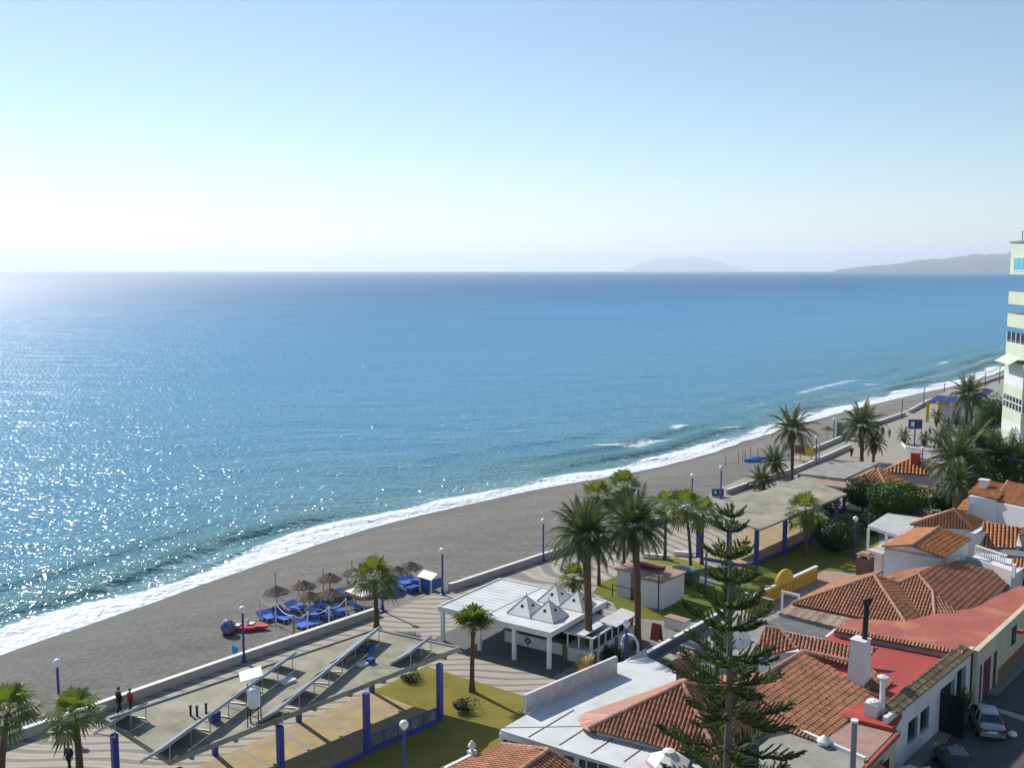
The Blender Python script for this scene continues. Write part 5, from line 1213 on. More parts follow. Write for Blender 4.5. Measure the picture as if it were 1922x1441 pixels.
for i,(l,bx,by,cx,cy,c) in enumerate([('small palm left of the blue sign board in the far garden',1697,832,1697,817,1.9),('small palm right of the blue sign board',1735,836,1735,822,1.7),('small bright palm before the white pavilion wall, upper one',1758,800,1758,780,2.0),('small palm before the white pavilion wall, right of the bright one',1795,800,1795,783,1.8),('bushy palm at the centre of the far garden kerb',1764,842,1764,822,2.6),('small palm just right of the bushy one in the far garden',1776,838,1776,812,2.1),('thin palm in front of the shopfront beside the tower',1848,812,1845,790,2.4),('thin palm nearest the foot of the tower',1862,820,1860,800,2.3),('small palm behind the flower bed near the tower',1836,826,1836,805,2.0),('short palm in the middle of the far promenade garden',1776,800,1778,795,1.8)]):
    palmpx(l,bx,by,cx,cy,'date',c,30+i,n=24,tr=.16,elmin=-25)
for i,(l,cx,cy,H,c,k) in enumerate([('date palm with long arching fronds over the hip pavilion roof, leftmost of the right-hand cluster',1796,868,8,5.0,'date'),('tall date palm rising in the middle of the right-hand cluster',1822,838,9,4.4,'date'),('bushy date palm leaning over the white canopies',1856,862,7.5,3.8,'date'),('date palm just left of the tower foot',1890,862,7.5,4.0,'date'),('date palm cut by the right edge below the tower',1925,868,7.5,4.0,'date'),('fan palm low in the right-hand cluster before the tall white house',1828,902,6.0,2.6,'fan'),('dark date palm between the green trees and the tall white house',1797,905,6.5,3.0,'date'),('date palm behind the canopy at the right edge',1905,895,6.0,3.0,'date')]):
    palmc(l,cx,cy,H,k,c,50+i,n=38,tr=.24,elmin=-35,group='palms of the right-hand cluster')
# --- leafy bushes and trees ---
def blob(m,c,rad,n,leaf,seed,flat=.8):
    rs=random.Random(seed); lob=[(Vector((rs.gauss(0,1),rs.gauss(0,1),rs.uniform(-.3,1))).normalized(),rs.uniform(.25,.5)) for _ in range(9)]
    for _ in range(n):
        u=Vector((rs.gauss(0,1),rs.gauss(0,1),rs.gauss(0,1))).normalized(); k=.72+sum(w*max(0,u.dot(v)-.55)*1.6 for v,w in lob)
        rr=rad*k*(rs.random()**.28); p=Vector(c)+Vector((u.x*rr,u.y*rr,u.z*rr*flat))
        d=(u+Vector((rs.uniform(-1,1),rs.uniform(-1,1),rs.uniform(-.6,1)))*.8).normalized(); s=d.orthogonal().normalized(); s.rotate(Matrix.Rotation(rs.uniform(0,6.28),3,d)); t=d.cross(s); l=leaf*rs.uniform(.6,1.3)
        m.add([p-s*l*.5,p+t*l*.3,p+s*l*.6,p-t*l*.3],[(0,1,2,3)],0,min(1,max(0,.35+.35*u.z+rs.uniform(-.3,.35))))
def bush(label,px,py,rad,H,mat='bush',leaf=.28,n=3500,seed=1,trunk=True,cat='tree',name='leafy_tree',flat=.8):
    g=G(px,py,H); r=thing(name,label,cat,g); 
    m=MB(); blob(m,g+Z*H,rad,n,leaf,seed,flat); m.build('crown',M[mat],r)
    m=MB(); th=max(H-rad*.3,.3)
    m.path([g,g+Z*th*.5+Vector((.1,0,0)),g+Z*th],[.18,.14,.1],8)
    for k in range(4): a=k*1.6; m.tube(g+Z*th*.7,g+Z*(th+rad*.3)+Vector((math.cos(a),math.sin(a),0))*rad*.5,.08,.04,n=6)
    m.build('trunk',M['bark'],r)
bush('dark round tree at the left of the pair beside the hip-roofed pavilion',1619,930,2.4,2.6,'bushd',.3,4500,1)
bush('bright green round tree at the right of the pair beside the hip-roofed pavilion',1690,940,3.0,2.7,'bush',.32,6500,2)
bush('dark green shrub between the pair of round trees',1655,945,2.0,2.0,'bush',.3,3000,3)
bush('large dark round shrub on the lawn behind the far court corner',1568,1010,2.7,1.5,'bushd',.28,4500,4,name='shrub',cat='shrub',flat=.7)
bush('dark hedge bush left of the white pergola',1636,985,1.6,1.0,'bushd',.24,1800,5,name='shrub',cat='shrub')
bush('low dark shrub behind the posts of the far shelter',1557,953,1.5,.9,'bushd',.24,1400,6,name='shrub',cat='shrub')
bush('dark shrub mass below the right-hand palms, beside the white house wall',1782,935,3.0,2.2,'bushd',.32,3500,7,name='shrub',cat='shrub')
bush('dark tree mass under the white canopies',1858,905,3.4,2.4,'bushd',.34,3500,8,name='shrub',cat='shrub',flat=.6)
bush('tall green climber beside the tower foot',1862,775,2.6,4.2,'bush',.36,2500,9,name='shrub',cat='shrub',flat=1.3)
bush('low green shrub at the tower foot',1868,832,2.6,1.6,'bush',.34,2200,10,name='shrub',cat='shrub')
bush('shady shrub between the garden palms and the blue barrier',1830,815,2.2,1.3,'bush',.34,1500,11,name='shrub',cat='shrub')
bush('small dark bush on the ochre lawn between the shelter and the slim palm',868,1323,.75,.45,'bushd',.14,900,12,name='shrub',cat='shrub',flat=.6)
bush('sparse reddish flower shrub at the lawn corner under the shelter',770,1270,.8,.3,'bushd',.14,600,13,name='shrub',cat='shrub',flat=.4)
bush('tall potted green plant beside the dark street gate',1812,1312,.45,1.5,'bush',.14,500,14,name='potted_plant',cat='plant',flat=1.5)
bush('dark low shrub in the shade right of the kiosk counter',1150,1228,1.2,.5,'bushd',.18,1200,15,name='shrub',cat='shrub',flat=.5)
# --- araucaria ---
def araucaria():
    rs=random.Random(11); base=W(1356,1590); base.z=0; t=ray(1378,946); top=CAM+t*((base.y-.2)/t.y); H=top.z
    r=thing('araucaria','tall araucaria pine with tiered upswept branches in front of the terracotta roofs','pine tree',base)
    def tp(z): f=z/H; return base+Vector(((top.x-base.x)*f+.12*math.sin(f*5),(top.y-base.y)*f,z))
    m=MB(); m.path([tp(H*i/14) for i in range(15)],[.24*(1-i/14)**.8+.025 for i in range(15)],9); m.build('trunk',M['bark'],r)
    tiers=[]; z=2.2
    while z<H-.5:
        tiers.append(z); z+=1.35+.75*rs.random()-.75*(z/H)**1.5
    for ti,z in enumerate(tiers):
        f=z/H; Lb=(5.1*(1-f)**.85+.40)*(1 if f>.2 else .85); nb=6 if f<.6 else 5; w=MB(); g=MB(); off=rs.uniform(0,6.28)
        for k in range(nb):
            az=off+k*2*math.pi/nb+rs.uniform(-.25,.25); L=Lb*rs.uniform(.6,1.15); d=Vector((math.cos(az),math.sin(az),-.12 if f<.6 else .15)).normalized(); p=tp(z); pts=[p]
            ns=9
            for i in range(ns): d=(d+Z*(.02+.075*i/ns*2)).normalized(); p=p+d*(L/ns); pts.append(p)
            w.path(pts,[.05*(1-i/ns)+.012 for i in range(ns+1)],5)
            side=Vector((-math.sin(az),math.cos(az),0))
            def rope(a,dirv,ln,rad):
                q=Vector(a); dd=Vector(dirv); n_=max(3,int(ln/.13))
                for i in range(n_):
                    dd=(dd+Z*.06).normalized(); q2=q+dd*(ln/n_); x_=dd.orthogonal().normalized(); y_=dd.cross(x_)
                    for j in range(7):
                        an=rs.uniform(0,6.28); o_=(x_*math.cos(an)+y_*math.sin(an)); rr=rad*rs.uniform(.7,1.2)*(1-.5*i/n_)
                        s_=dd.cross(o_)*.045
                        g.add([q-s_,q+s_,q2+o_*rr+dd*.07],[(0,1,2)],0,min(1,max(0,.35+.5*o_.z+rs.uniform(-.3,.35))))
                    q=q2
            m_=int(L/.22)
            for i in range(m_):
                fr=.12+.88*(i+.5)/m_; idx=fr*ns; a=pts[int(min(idx,ns-1))].lerp(pts[min(int(idx)+1,ns)],idx%1)
                sl=(.32+.62*math.sin(math.pi*min(1,fr*.9+.1)))*min(1,L/2.2+.25)
                for s in(-1,1):
                    rope(a,(side*s*rs.uniform(.6,1)+(pts[-1]-pts[0]).normalized()*.75+Z*rs.uniform(-.05,.28)).normalized(),sl*rs.uniform(.5,1.15),.135)
            rope(pts[-2],(pts[-1]-pts[-2]).normalized(),.5,.13)
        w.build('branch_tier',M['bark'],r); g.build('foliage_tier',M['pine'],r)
    g=MB(); 
    for i in range(60): a=rs.uniform(0,6.28); q=tp(H-.5+.5*rs.random()); o_=Vector((math.cos(a),math.sin(a),.8)); g.face([q,q+Z*.06,q+o_*.18])
    g.build('leader_foliage',M['pine'],r)
araucaria()
random.seed(77)
# ================= BEACH FURNITURE =================
def lounger_proto():
    r=thing('sun_lounger','x','sun lounger',(0,0,0),'blue sun loungers on the beach')
    m=MB(); m.ob((-.32,-.95,.30),(.64,0,0),(0,1.25,0),(0,0,.07)); m.build('seat',M['bluecloth'],r,local=True)
    m=MB(); m.ob((-.32,.31,.31),(.64,0,0),(0,.62,.26),(0,-.03,.07)); m.build('backrest',M['bluecloth'],r,local=True)
    for sx_ in(-.27,.27):
        for y in(-.8,.5): m=MB(); m.tube((sx_,y,0),(sx_,y,.3),.03,n=6); m.build('leg',M['white'],r,local=True)
    return r
L0=lounger_proto(); first=True
lg=[('left end group, beside the red boats',[(496,1163),(508,1160),(519,1157),(531,1153),(542,1162),(527,1165)]),
 ('by the wall under the rope fence',[(562,1178),(571,1175),(580,1173),(589,1171)]),
 ('in the second row from the wall',[(549,1146),(560,1141),(600,1152),(594,1157),(611,1161),(628,1156),(600,1139),(585,1160),(640,1150)]),
 ('in the seaward row beside the thatched parasols',[(607,1128),(631,1123),(649,1118),(668,1105),(677,1103),(690,1100),(640,1121)]),
 ('behind the wall palm',[(668,1143),(714,1114),(721,1112),(733,1113),(740,1116),(716,1120)]),
 ('in the far row beside the beach hut',[(752,1098),(761,1096),(770,1095),(779,1093),(745,1104)])]
for gl,ps in lg:
    gname='sun loungers '+gl
    for qi,(x,y) in enumerate(sorted(ps)):
        p=Wb(x,y); az=UA-math.pi/2+random.uniform(-.12,.12)+math.pi*.5
        lb=['first','second','third','fourth','fifth','sixth','seventh','eighth','ninth'][qi]+' blue sun lounger from the left '+gl
        if first: L0.location=p; L0.rotation_euler=(0,0,az); L0['label']=lb; L0['group']=gname; first=False
        else:
            c=dup(L0,p,az,lb); c['group']=gname
# stacks of loungers
for l,x,y,n in(('stack of blue loungers left of the blue and white hut, nearer one',778,1118,6),('taller stack of blue loungers right against the hut',790,1110,8)):
    p=Wb(x,y); r=thing('lounger_stack',l,'loungers',p)
    for k in range(n):
        m=MB(); m.ob(p+Z*(.1+.17*k)-V*.35-U*.9+V*random.uniform(-.05,.05),V*.7,U*1.9,Z*.08); m.ob(p+Z*(.18+.17*k)-V*.35+U*.4,V*.06,U*.06,Z*.08); m.build('lounger',M['bluecloth'],r)
U0=None
def parasol(label,x,y,sc=1):
    global U0
    p=Wb(x,y)
    if U0 is None:
        r=thing('thatched_parasol',label,'parasol',p,'thatched beach parasols')
        m=MB(); m.tube((0,0,0),(0,0,2.45),.045,n=8); m.build('pole',M['wood'],r,local=True)
        m=MB(); m.lathe((0,0,1.8),[(1.2,0),(1.15,.05),(.55,.34),(.06,.6),(.02,.66)],16)
        for i in range(240):
            t=random.uniform(0,6.28); f=random.random(); rr_=1.2*f+.04; q=Vector((math.cos(t)*rr_,math.sin(t)*rr_,2.42-.6*f)); o_=Vector((math.cos(t),math.sin(t),0)); s_=Vector((-math.sin(t),math.cos(t),0))*.05
            m.face([q-s_+Z*.02,q+s_+Z*.02,q+o_*.26-Z*.20])
        m.build('thatch_cone',M['thatch'],r,local=True); U0=r; return r
    return dup(U0,p,random.uniform(0,6),label)
for l,x,y in(('thatched parasol at the left end of the lounger beach',520,1147),('thatched parasol second from the left, on open sand',571,1136),('thatched parasol third from the left in the seaward row',619,1121),('thatched parasol showing left of the wall palm crown',666,1110),('thatched parasol in the middle row above the rope fence',582,1158),('thatched parasol low in the middle, between lounger rows',622,1152),('thatched parasol just left of the white market awning',668,1136),('thatched parasol behind the wall palm crown',722,1118),('thatched parasol right of the wall palm crown',746,1107),('thatched parasol nearest the blue and white hut',771,1098),('distant thatched parasol on the beach beside the playground',1552,824)): parasol(l,x,y)
for i,(x,y,h) in enumerate(((518,1118,2.4),(561,1118,1.6),(607,1106,2.2),(652,1094,1.6),(661,1088,2.0),(700,1083,1.8))):
    p=Wb(x,y); m=MB(); m.tube(p-Z*.1,p+Z*h,.05,.04,n=7); m.tube(p+Z*h,p+Z*(h+.05),.06,.03,n=7); tag(m.build('beach_post',M['wood']),['bare post at the left end of the parasol row','short bare post above the second parasol','bare post above the third parasol','short post left of the wall palm','taller post left of the wall palm','bare post behind the wall palm crown'][i],'post','bare posts behind the parasols')
for i,x,y in((0,1362,874),(1,1386,869),(2,1394,866),(3,1408,864),(4,1422,862),(5,1398,866)):
    p=Wb(x,y); m=MB(); m.tube(p-Z*.1,p+Z*1.9,.06,n=7); m.tube(p+Z*1.9,p+Z*1.95,.07,.02,n=7); tag(m.build('beach_post',M['wood']),['leftmost thin post on the open beach, standing apart','second thin post from the left on the open beach','third thin post on the open beach, left of the middle gap','fifth thin post from the left on the open beach','rightmost thin post on the open beach near the blue tarpaulin','fourth thin post on the open beach, in the middle'][i],'post','thin posts on the open beach')
# rope fence with white posts
r=thing('rope_fence','white posts with sagging light ropes around the loungers, with one wooden end post','fence',Wb(552,1195))
fp=[Wb(x,y) for x,y in((488,1162),(518,1172),(552,1196),(578,1190),(618,1180),(650,1163))]
for i,p in enumerate(fp):
    m=MB(); h=2.0; m.tube(p,p+Z*h,.06 if i!=2 else .1,n=7); m.build('post',M['wood'] if i==2 else M['white'],r)
m=MB()
for a,b in zip(fp,fp[1:]):
    pts=[a.lerp(b,k/8)+Z*(1.95-.35*math.sin(math.pi*k/8)) for k in range(9)]; m.path(pts,.03,5)
m.build('rope',M['white'],r)
# hut
p=Wb(809,1118); r=thing('beach_hut','small blue and white beach hut with white roof beside the lamp','hut',p)
m=MB()
for i in(-1,1):
    for j in(-1,1): m.bx(p+V*i*.8+U*j*.7+Z*1.0,(.12,.12,2.0),0,(V,U))
m.build('post',M['white'],r)
m=MB(); m.bx(p+Z*1.35,(1.5,1.3,.9),0,(V,U)); m.build('cabin',M['bluecloth'],r)
m=MB(); a=p-V*1.0-U*.9+Z*1.95; b=a+V*2; m.add([a,b,b+U*1.8,a+U*1.8,a+U*.9+Z*.45,b+U*.9+Z*.45],[(0,1,5,4),(4,5,2,3),(0,4,3),(1,2,5),(0,3,2,1)]); m.build('roof',M['white'],r)
m=MB(); 
for i in(-1,1): m.face([p+V*(.77*i)-U*.66+Z*.95,p-V*0+V*(.3*i)-U*.66+Z*.1,p+V*(.5*i)-U*.66+Z*.1])
m.ob(p-V*.75-U*.66+Z*.1,V*1.5,U*.05,Z*.12); m.build('base_panel',M['white'],r)
# awning table
p=Wb(684,1150); r=thing('market_parasol','square cream awning with pink valance beside the wall palm','parasol',p); m=MB(); s=1.25; qq=[p+Z*2.1+U*(s*i)+V*(s*j) for i,j in((-1,-1),(1,-1),(1,1),(-1,1))]; t=p+Z*2.65
for k in range(4): m.face([qq[k],qq[(k+1)%4],t])
m.build('canopy',M['white'],r); m=MB()
for k in range(4): m.face([qq[k]-Z*.25,qq[(k+1)%4]-Z*.25,qq[(k+1)%4],qq[k]])
m.build('valance',pm('pink_valance',(.6,.22,.2),None,2,.8),r); m=MB(); m.tube(p,p+Z*2.6,.05); m.build('pole',M['white'],r)
# boats and beach umbrella
for l,x,y in(('red pedal boat lying on the sand, nearer the folded parasol',452,1183),('red pedal boat lying on the sand, right behind the lamp post',478,1180)):
    p=Wb(x,y); r=thing('pedal_boat',l,'boat',p,'red boats on the sand'); d=(U*.55+V*.83).normalized(); n=Z.cross(d)
    m=MB(); sec=[(-1.2,.3,.25),(-1.0,.42,.08),(0,.46,.05),(.9,.36,.08),(1.35,.08,.3)]; vs=[]
    for x_,w,zb in sec: vs+=[p+d*x_-n*w+Z*.42,p+d*x_-n*w*.7+Z*zb,p+d*x_+n*w*.7+Z*zb,p+d*x_+n*w+Z*.42]
    fs=[(i*4+k,i*4+k+1,i*4+k+5,i*4+k+4) for i in range(4) for k in range(3)]+[(i*4+3,i*4,i*4+4,i*4+7) for i in range(4)]+[(0,1,2,3),(19,18,17,16)]; m.add(vs,fs); m.build('hull',M['red'],r)
    m=MB(); m.bx(p-d*.3+Z*.5,(.5,.6,.1),0,(d,n)); m.ob(p-d*.6+Z*.48-n*.3,n*.6,-d*.15+Z*.35,d*.06); m.build('seat',M['white'],r)
p=Wb(428,1190); r=thing('closed_parasol','round blue and grey folded sunshade tent leaning on the sand at the left','tent',p); m=MB(); c=p+Z*.7
m.sphere(c,.62,18,10,1.12); m.build('canvas',pm('blue_canvas',(.07,.09,.22),(.26,.27,.33),1.6,.6,lo=.42,hi=.55),r,smooth=True); m=MB(); m.lathe(p,[(.4,0),(.55,.05),(.5,.12)],12); m.tube(p,p+Z*1.5,.03); m.build('base',M['black'],r)
p=Wb(436,1226); m=MB(); m.ob(p,V*.8,U*.05,Z*.75); m.ob(p+V*.1-U*.02,V*.05,-U*.35,Z*.04); m.ob(p+V*.65-U*.02,V*.05,-U*.35,Z*.04); tag(m.build('beach_board',pm('cyan_plastic',(.02,.35,.70),None,2,.5)),'bright cyan board standing on the sand just behind the sea wall','board')
# playground and boxes far
r=thing('playground_frame','yellow and blue climbing frame with a brown mesh tower beside the beach lamp','playground',W(1512,862)); p=W(1512,866)
for i in(-1,1):
    for j in(-1,1): m=MB(); m.tube(p+V*i*1.6+U*j*1.3,p+V*i*1.6+U*j*1.3+Z*3,.1); m.build('post',M['yellow'],r)
m=MB(); m.ob(p-V*1.5-U*1.2+Z*1.2,V*3,U*2.4,Z*.15); m.ob(p+V*.4-U*1.3+Z*1.4,V*1.1,U*.1,Z*1.4); m.build('platform',M['yellow'],r); m=MB(); m.ob(p-V*1.4-U*1.0+Z*1.4,V*1.5,U*2,Z*1.2); m.build('tower_net',M['thatch'],r)
m=MB(); m.ob(p-V*1.7+Z*1.3,-V*2.2-Z*1.1,U*.6,Z*.12); m.build('slide',M['wood'],r); m=MB(); m.ob(p-V*3.2+U*.5+Z*1.6,V*.9,U*.1,Z*1.2); m.tube(p-V*3.2+U*.5,p-V*3.2+U*.5+Z*2.8,.06); m.tube(p-V*2.3+U*.5,p-V*2.3+U*.5+Z*2.8,.06); m.build('blue_panel',M['bluecloth'],r)
p=Wb(1425,866); r=thing('covered_boat','small boat under a blue tarpaulin on the sand near the playground','boat',p); m=MB(); m.lathe(p,[(1.6,0),(1.5,.4),(.6,.8),(.05,.85)],10); 
m.v=[(p.x+(v[0]-p.x)*1.6,p.y+(v[1]-p.y)*.5,v[2]) for v in m.v]; m.build('tarpaulin',M['bluecloth'],r); m=MB(); m.ob(p+Vector((-2.3,-.3,.1)),(4.6,0,0),(0,.6,0),(0,0,.25)); m.build('hull',M['blue'],r)
r=thing('notice_board','tall blue-grey notice board at the far wall near a lamp','sign',W(1580,826)); p=W(1583,824); m=MB(); m.bx(p+Z*1.7,(2.0,.3,2.6),0,(Vector((1,0,0)),Vector((0,1,0)))); m.build('board',pm('slate_board',(.10,.14,.22),None,2,.5),r); m=MB(); m.bx(p+Z*.2,(1.6,.5,.4),0,(Vector((1,0,0)),Vector((0,1,0)))); m.bx(p-Vector((1.15,0,-1.6)),(.25,.35,3),0,(Vector((1,0,0)),Vector((0,1,0)))); m.build('frame',M['brown'],r)
r=thing('sign_boxes','pair of small blue information boxes with white symbols at the foot of a beach lamp','sign',W(1349,932)); p=W(1347,932); m=MB(); m.bx(p+Z*.6,(1.6,.3,1.0),0,(Vector((1,0,0)),Vector((0,1,0)))); m.build('box',pm('sign_blue',(.06,.12,.28),None,2,.5),r); m=MB(); 
for k in(-.35,.35): m.bx(p+Vector((k,-.16,.65)),(.3,.02,.4),0,(Vector((1,0,0)),Vector((0,1,0))))
m.build('symbol',M['white'],r)
# ================= PEOPLE =================
M['skin']=pm('skin',(.45,.27,.19),None,3,.6); M['hair']=pm('dark_hair',(.03,.022,.018),None,3,.7)
def skinmesh(name,verts,edges,rad,mat,parent,root=0,sub=1):
    me=bpy.data.meshes.new(name); me.from_pydata(verts,edges,[]); o=bpy.data.objects.new(name,me); COL.objects.link(o); o.parent=parent
    md=o.modifiers.new('skin','SKIN'); 
    for i,r_ in enumerate(rad): me.skin_vertices[0].data[i].radius=(r_,r_) if not isinstance(r_,tuple) else r_
    me.skin_vertices[0].data[root].use_root=True; md.use_smooth_shade=True
    s=o.modifiers.new('sub','SUBSURF'); s.levels=sub; s.render_levels=sub; me.materials.append(mat); return o
def ensure_skin(me):
    if not me.skin_vertices:
        pass
def person(label,p,az,top,bottom,pose='stand',step=.16,scale=1.0,hair=True):
    r=thing('person',label,'person',p,rz=az); r.scale=(scale,)*3; S=.02
    sit=pose=='sit'; hz=.92 if not sit else .48
    hip=(0,0,hz); ch=(0,.02,hz+.38); nk=(0,.01,hz+.55); hd=(0,.03,hz+.70); tp=(0,.02,hz+.80)
    if sit: kl=(-.10,.42,hz+.02); kr=(.10,.42,hz+.02); fl=(-.1,.45,.06); fr=(.1,.45,.06); tl=(-.1,.60,.04); tr_=(.1,.60,.04)
    else: kl=(-.09,step*.7,hz-.44); kr=(.09,-step*.3,hz-.44); fl=(-.09,step,.07); fr=(.09,-step*1.1,.07); tl=(-.09,step+.17,.04); tr_=(.09,-step*1.1+.17,.04)
    hpl=(-.09,0,hz-.05); hpr=(.09,0,hz-.05)
    shl=(-.19,0,hz+.48); shr=(.19,0,hz+.48); ell=(-.25,-.05,hz+.20); elr=(.25,.04,hz+.20); hl=(-.24,.10,hz-.03); hr=(.24,.18,hz-.02); fgl=(-.23,.14,hz-.12); fgr=(.23,.23,hz-.10)
    v=[hip,ch,nk,hd,tp,hpl,kl,fl,tl,hpr,kr,fr,tr_,shl,ell,hl,fgl,shr,elr,hr,fgr]
    e=[(0,1),(1,2),(2,3),(3,4),(0,5),(5,6),(6,7),(7,8),(0,9),(9,10),(10,11),(11,12),(1,13),(13,14),(14,15),(15,16),(1,17),(17,18),(18,19),(19,20)]
    rad=[.13,.13,.05,.095,.06,.085,.06,.045,.035,.085,.06,.045,.035,.055,.04,.032,.022,.055,.04,.032,.022]
    skinmesh('body',v,e,rad,M['skin'],r,0)
    vj=[hip,ch,(0,.01,hz+.50),shl,ell,(-.24,.07,hz+.02),shr,elr,(.24,.14,hz+.03),(0,0,hz-.06)]
    ej=[(0,1),(1,2),(1,3),(3,4),(4,5),(1,6),(6,7),(7,8),(0,9)]
    skinmesh('jacket',vj,ej,[.165,.165,.08,.08,.062,.05,.08,.062,.05,.15],top,r,0)
    vt=[hip,hpl,kl,(fl[0],fl[1],.12),hpr,kr,(fr[0],fr[1],.12)]
    skinmesh('trousers',vt,[(0,1),(1,2),(2,3),(0,4),(4,5),(5,6)],[.14,.11,.082,.065,.11,.082,.065],bottom,r,0)
    m=MB(); m.sphere((0,.005,hz+.765),.108,12,8,.95); m.build('hair',M['hair'],r,local=True,smooth=True)
    return r
cl=lambda n,c: pm(n,c,None,3,.85)
bk=cl('black_cloth',(.014,.013,.018)); rd_=cl('red_cloth',(.32,.03,.03)); nv=cl('navy_cloth',(.02,.025,.06)); gy=cl('grey_cloth',(.22,.22,.24)); bg_=cl('beige_cloth',(.35,.28,.2))
person('person in black coat and trousers walking by the sea wall beside the near shelter',W(224,1338),R(-40),bk,bk,scale=1.06)
person('person in a dark red jacket walking just right of the one in black',W(245,1334),R(-35),rd_,nv,scale=.92)
person('person in dark clothes standing by the young fan palm at the bottom left',W(131,1446),R(160),nv,bk,scale=1.0)
person('person in dark clothes at the far end of the inner sea wall',W(1598,858),R(150),bk,bk)
person('person in dark clothes on the far promenade, left of the pair',W(1657,818),R(150),bk,nv)
person('person in pale grey clothes on the far promenade, right of the pair',W(1669,822),R(150),gy,gy)
person('person in navy sitting behind the canopy edge on the promenade',W(1556,878),R(120),nv,bk,'sit')
person('person in red sitting beside the one in navy',W(1549,882),R(100),rd_,nv,'sit')
person('person in white and black in the far garden before the pavilion',W(1745,818),R(90),bk,gy)
for l,x,y in(('bench under the seated person in navy',1556,878),('bench under the seated person in red',1549,882)):
    p=W(x,y); m=MB(); m.bx(p+Z*.37,(1.1,.45,.06),0,(U,V)); m.bx(p+U*.4+Z*.17,(.08,.4,.34),0,(U,V)); m.bx(p-U*.4+Z*.17,(.08,.4,.34),0,(U,V)); tag(m.build('bench',M['wood']),l,'bench')
p=W(1532,896); m=MB(); m.lathe(p,[(.28,0),(.28,.9),(.34,.92),(.34,1.05),(.2,1.1)],12); tag(m.build('litter_bin',M['black']),'dark litter bin standing on the promenade before the seated people','litter bin')
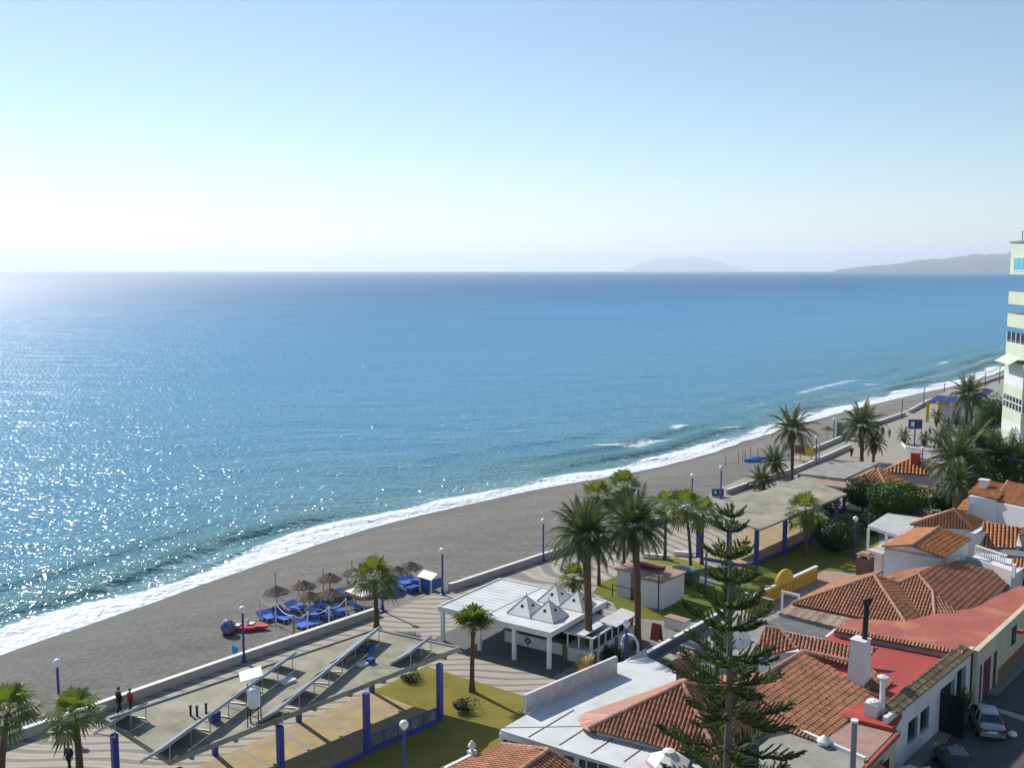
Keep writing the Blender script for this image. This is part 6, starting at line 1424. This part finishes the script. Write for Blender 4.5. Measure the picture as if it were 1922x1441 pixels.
# ================= CARS =================
def car(label,p,az,paint,L=4.2,Wd=1.74,Hh=1.43,sedan=True,dark=False):
    r=thing('parked_car',label,'car',p,'cars parked in the street',az)
    hw=Wd/2
    # stations from rear (-y) to front (+y): y, low z, deck z, half width
    sta=[(-L/2,.42,.78,.80),(-L/2+.08,.28,.92,.90),(-L/2+.35,.24,.99,.97),(-L*.28,.22,.98,1),(-.1,.22,.95,1),(L*.2,.22,.92,1),(L*.3,.23,.88,.98),(L/2-.35,.24,.80,.95),(L/2-.08,.28,.70,.86),(L/2,.40,.60,.74)]
    vs=[]
    for y,zl,zd,w in sta:
        w*=hw; vs+=[(-w*.90,y,zl),(-w,y,zl+.16),(-w,y,zl+(zd-zl)*.62),(-w*.93,y,zd-.02),(-w*.6,y,zd+.02),(0,y,zd+.035),(w*.6,y,zd+.02),(w*.93,y,zd-.02),(w,y,zl+(zd-zl)*.62),(w,y,zl+.16),(w*.90,y,zl)]
    n=11; k=len(sta); fs=[(i*n+j,i*n+j+1,(i+1)*n+j+1,(i+1)*n+j) for i in range(k-1) for j in range(n-1)]+[(i*n+n-1,i*n,(i+1)*n,(i+1)*n+n-1) for i in range(k-1)]+[tuple(range(n)),tuple(range((k-1)*n,k*n))[::-1]]
    m=MB(); m.add(vs,fs); o=m.build('body',paint,r,local=True,smooth=True)
    be=o.modifiers.new('sub','SUBSURF'); be.levels=1; be.render_levels=1
    zt=Hh; yb=-L*.36 if sedan else -L*.45; yr0=yb+(.55 if sedan else .22); yr1=L*.09; yf=L*.27
    g=[]; 
    for y,z,w in((yb,.95,.86),(yr0,zt-.04,.66),(yr1,zt-.03,.66),(yf,.93,.86)): g.append((y,z,w*hw))
    m=MB(); P4=[(s*w,y,z) for y,z,w in g for s in(-1,1)]
    m.add(P4,[(0,1,3,2),(4,5,7,6),(0,2,4,6),(1,7,5,3)]); m.build('window_glass',M['glass'],r,local=True)
    m=MB(); y0,z0,w0=g[1]; y1,z1,w1=g[2]
    m.add([(-w0-.02,y0-.06,z0-.03),(w0+.02,y0-.06,z0-.03),(w1+.02,y1+.08,z1-.03),(-w1-.02,y1+.08,z1-.03),(-w0*.85,y0+.08,z0+.04),(w0*.85,y0+.08,z0+.04),(w1*.85,y1-.06,z1+.04),(-w1*.85,y1-.06,z1+.04)],[(0,1,5,4),(1,2,6,5),(2,3,7,6),(3,0,4,7),(4,5,6,7),(3,2,1,0)]); m.build('car_roof',paint,r,local=True,smooth=False)
    m=MB()
    for s in(-1,1):
        for (ya,za,wa),(yb_,zb_,wb) in((g[0],g[1]),(g[2],g[3])): m.tube((s*wa,ya,za),(s*wb,yb_,zb_),.035,n=6)
        yc=(g[1][0]+g[2][0])/2; m.tube((s*g[0][2],yc-.1,.95),(s*g[1][2],yc,zt-.03),.03,n=6)
    m.build('pillars',paint,r,local=True)
    for sx_ in(-1,1):
        for y in(-L*.3,L*.3):
            m=MB(); m.tube((sx_*(hw-.2),y,.31),(sx_*(hw+.005),y,.31),.31,n=18); o=m.build('wheel',M['black'],r,local=True); m=MB(); m.tube((sx_*(hw-.01),y,.31),(sx_*(hw+.02),y,.31),.19,n=14); m.build('rim',M['metal'],o,local=True)
        m=MB(); m.ob((sx_*hw*.88-.16*(sx_>0)-.0,-L/2-.01,.66),(.16,0,0),(0,.12,0),(0,0,.2)); m.build('tail_light',pm('tail_light_red',(.4,.02,.02),None,2,.3),r,local=True)
        m=MB(); m.ob((sx_*hw*.80-.22*(sx_>0),L/2-.16,.55),(.22,0,0),(0,.12,0),(0,0,.16)); m.build('headlight',M['white'],r,local=True)
        m=MB(); m.bx((sx_*(hw+.08),L*.16,.98),(.18,.1,.13)); m.build('mirror',paint,r,local=True)
    m=MB(); m.ob((-hw*.86,-L/2-.05,.34),(hw*1.72,0,0),(0,.14,0),(0,0,.2)); m.build('bumper',paint,r,local=True)
    m=MB(); m.ob((-.26,-L/2-.06,.62),(.52,0,0),(0,.05,0),(0,0,.11)); m.build('number_plate',M['white'],r,local=True)
    return r
sil=pm('silver_car_paint',(.42,.44,.47),None,2,.28,metal=.6,spec=.6); drk=pm('dark_green_car_paint',(.03,.05,.05),None,2,.2,metal=.3,spec=.6); wht=pm('white_car_paint',(.72,.74,.73),None,2,.3,spec=.6)
pc=(W(1833,1388)+W(1893,1396))/2; ad=math.atan2(U.y,U.x)-math.pi/2+.50
car('silver saloon car seen from behind, parked across from the white street house',pc+Vector((-math.sin(ad),math.cos(ad),0))*2.1,ad,sil)
pc=W(1812,1478); ad2=ad+.12
car('dark saloon car parked in front of the silver one at the bottom edge',pc+Vector((-math.sin(ad2),math.cos(ad2),0))*2.0,ad2,drk)
pc=W(1740,1500); car('white car, only its roof showing at the bottom edge left of the dark car',pc+Vector((-math.sin(ad),math.cos(ad),0))*.6,ad+.6,wht,sedan=False)
# street bits
p=W(1900,1382); r=thing('white_bag','small white sack lying in the street right of the silver car','bag',p); m=MB(); m.sphere(p+Z*.18,.3,12,8,.6); m.build('sack',M['tank'],r,smooth=True); m=MB(); m.tube(p+Z*.3,p+Z*.42,.08,.04,n=8); m.build('neck',M['tank'],r)
for l,x,y in(('terracotta flower pot under the tall plant by the gate',1812,1330),):
    p=G(1812,1312,1.5); m=MB(); m.lathe(p,[(.2,0),(.3,.5),(.33,.5),(.33,.6),(.25,.6)],12); tag(m.build('flower_pot',M['tile']),l,'pot')
HAZE=3.7e-5
# ---- haze ----
hm=bpy.data.materials.new('haze'); hm.use_nodes=True; nt=hm.node_tree
nt.nodes.remove(nt.nodes['Principled BSDF'])
pv=nd(nt,'ShaderNodeVolumePrincipled'); pv.inputs['Density'].default_value=HAZE; pv.inputs['Color'].default_value=(.88,.95,1,1); pv.inputs['Anisotropy'].default_value=.3
nt.links.new(pv.outputs[0],nt.nodes['Material Output'].inputs['Volume'])
hb=MB(); hb.ob((-70000,-5000,-14),(140000,0,0),(0,120000,0),(0,0,1150))
ho=hb.build('haze',hm); ho['kind']='stuff'
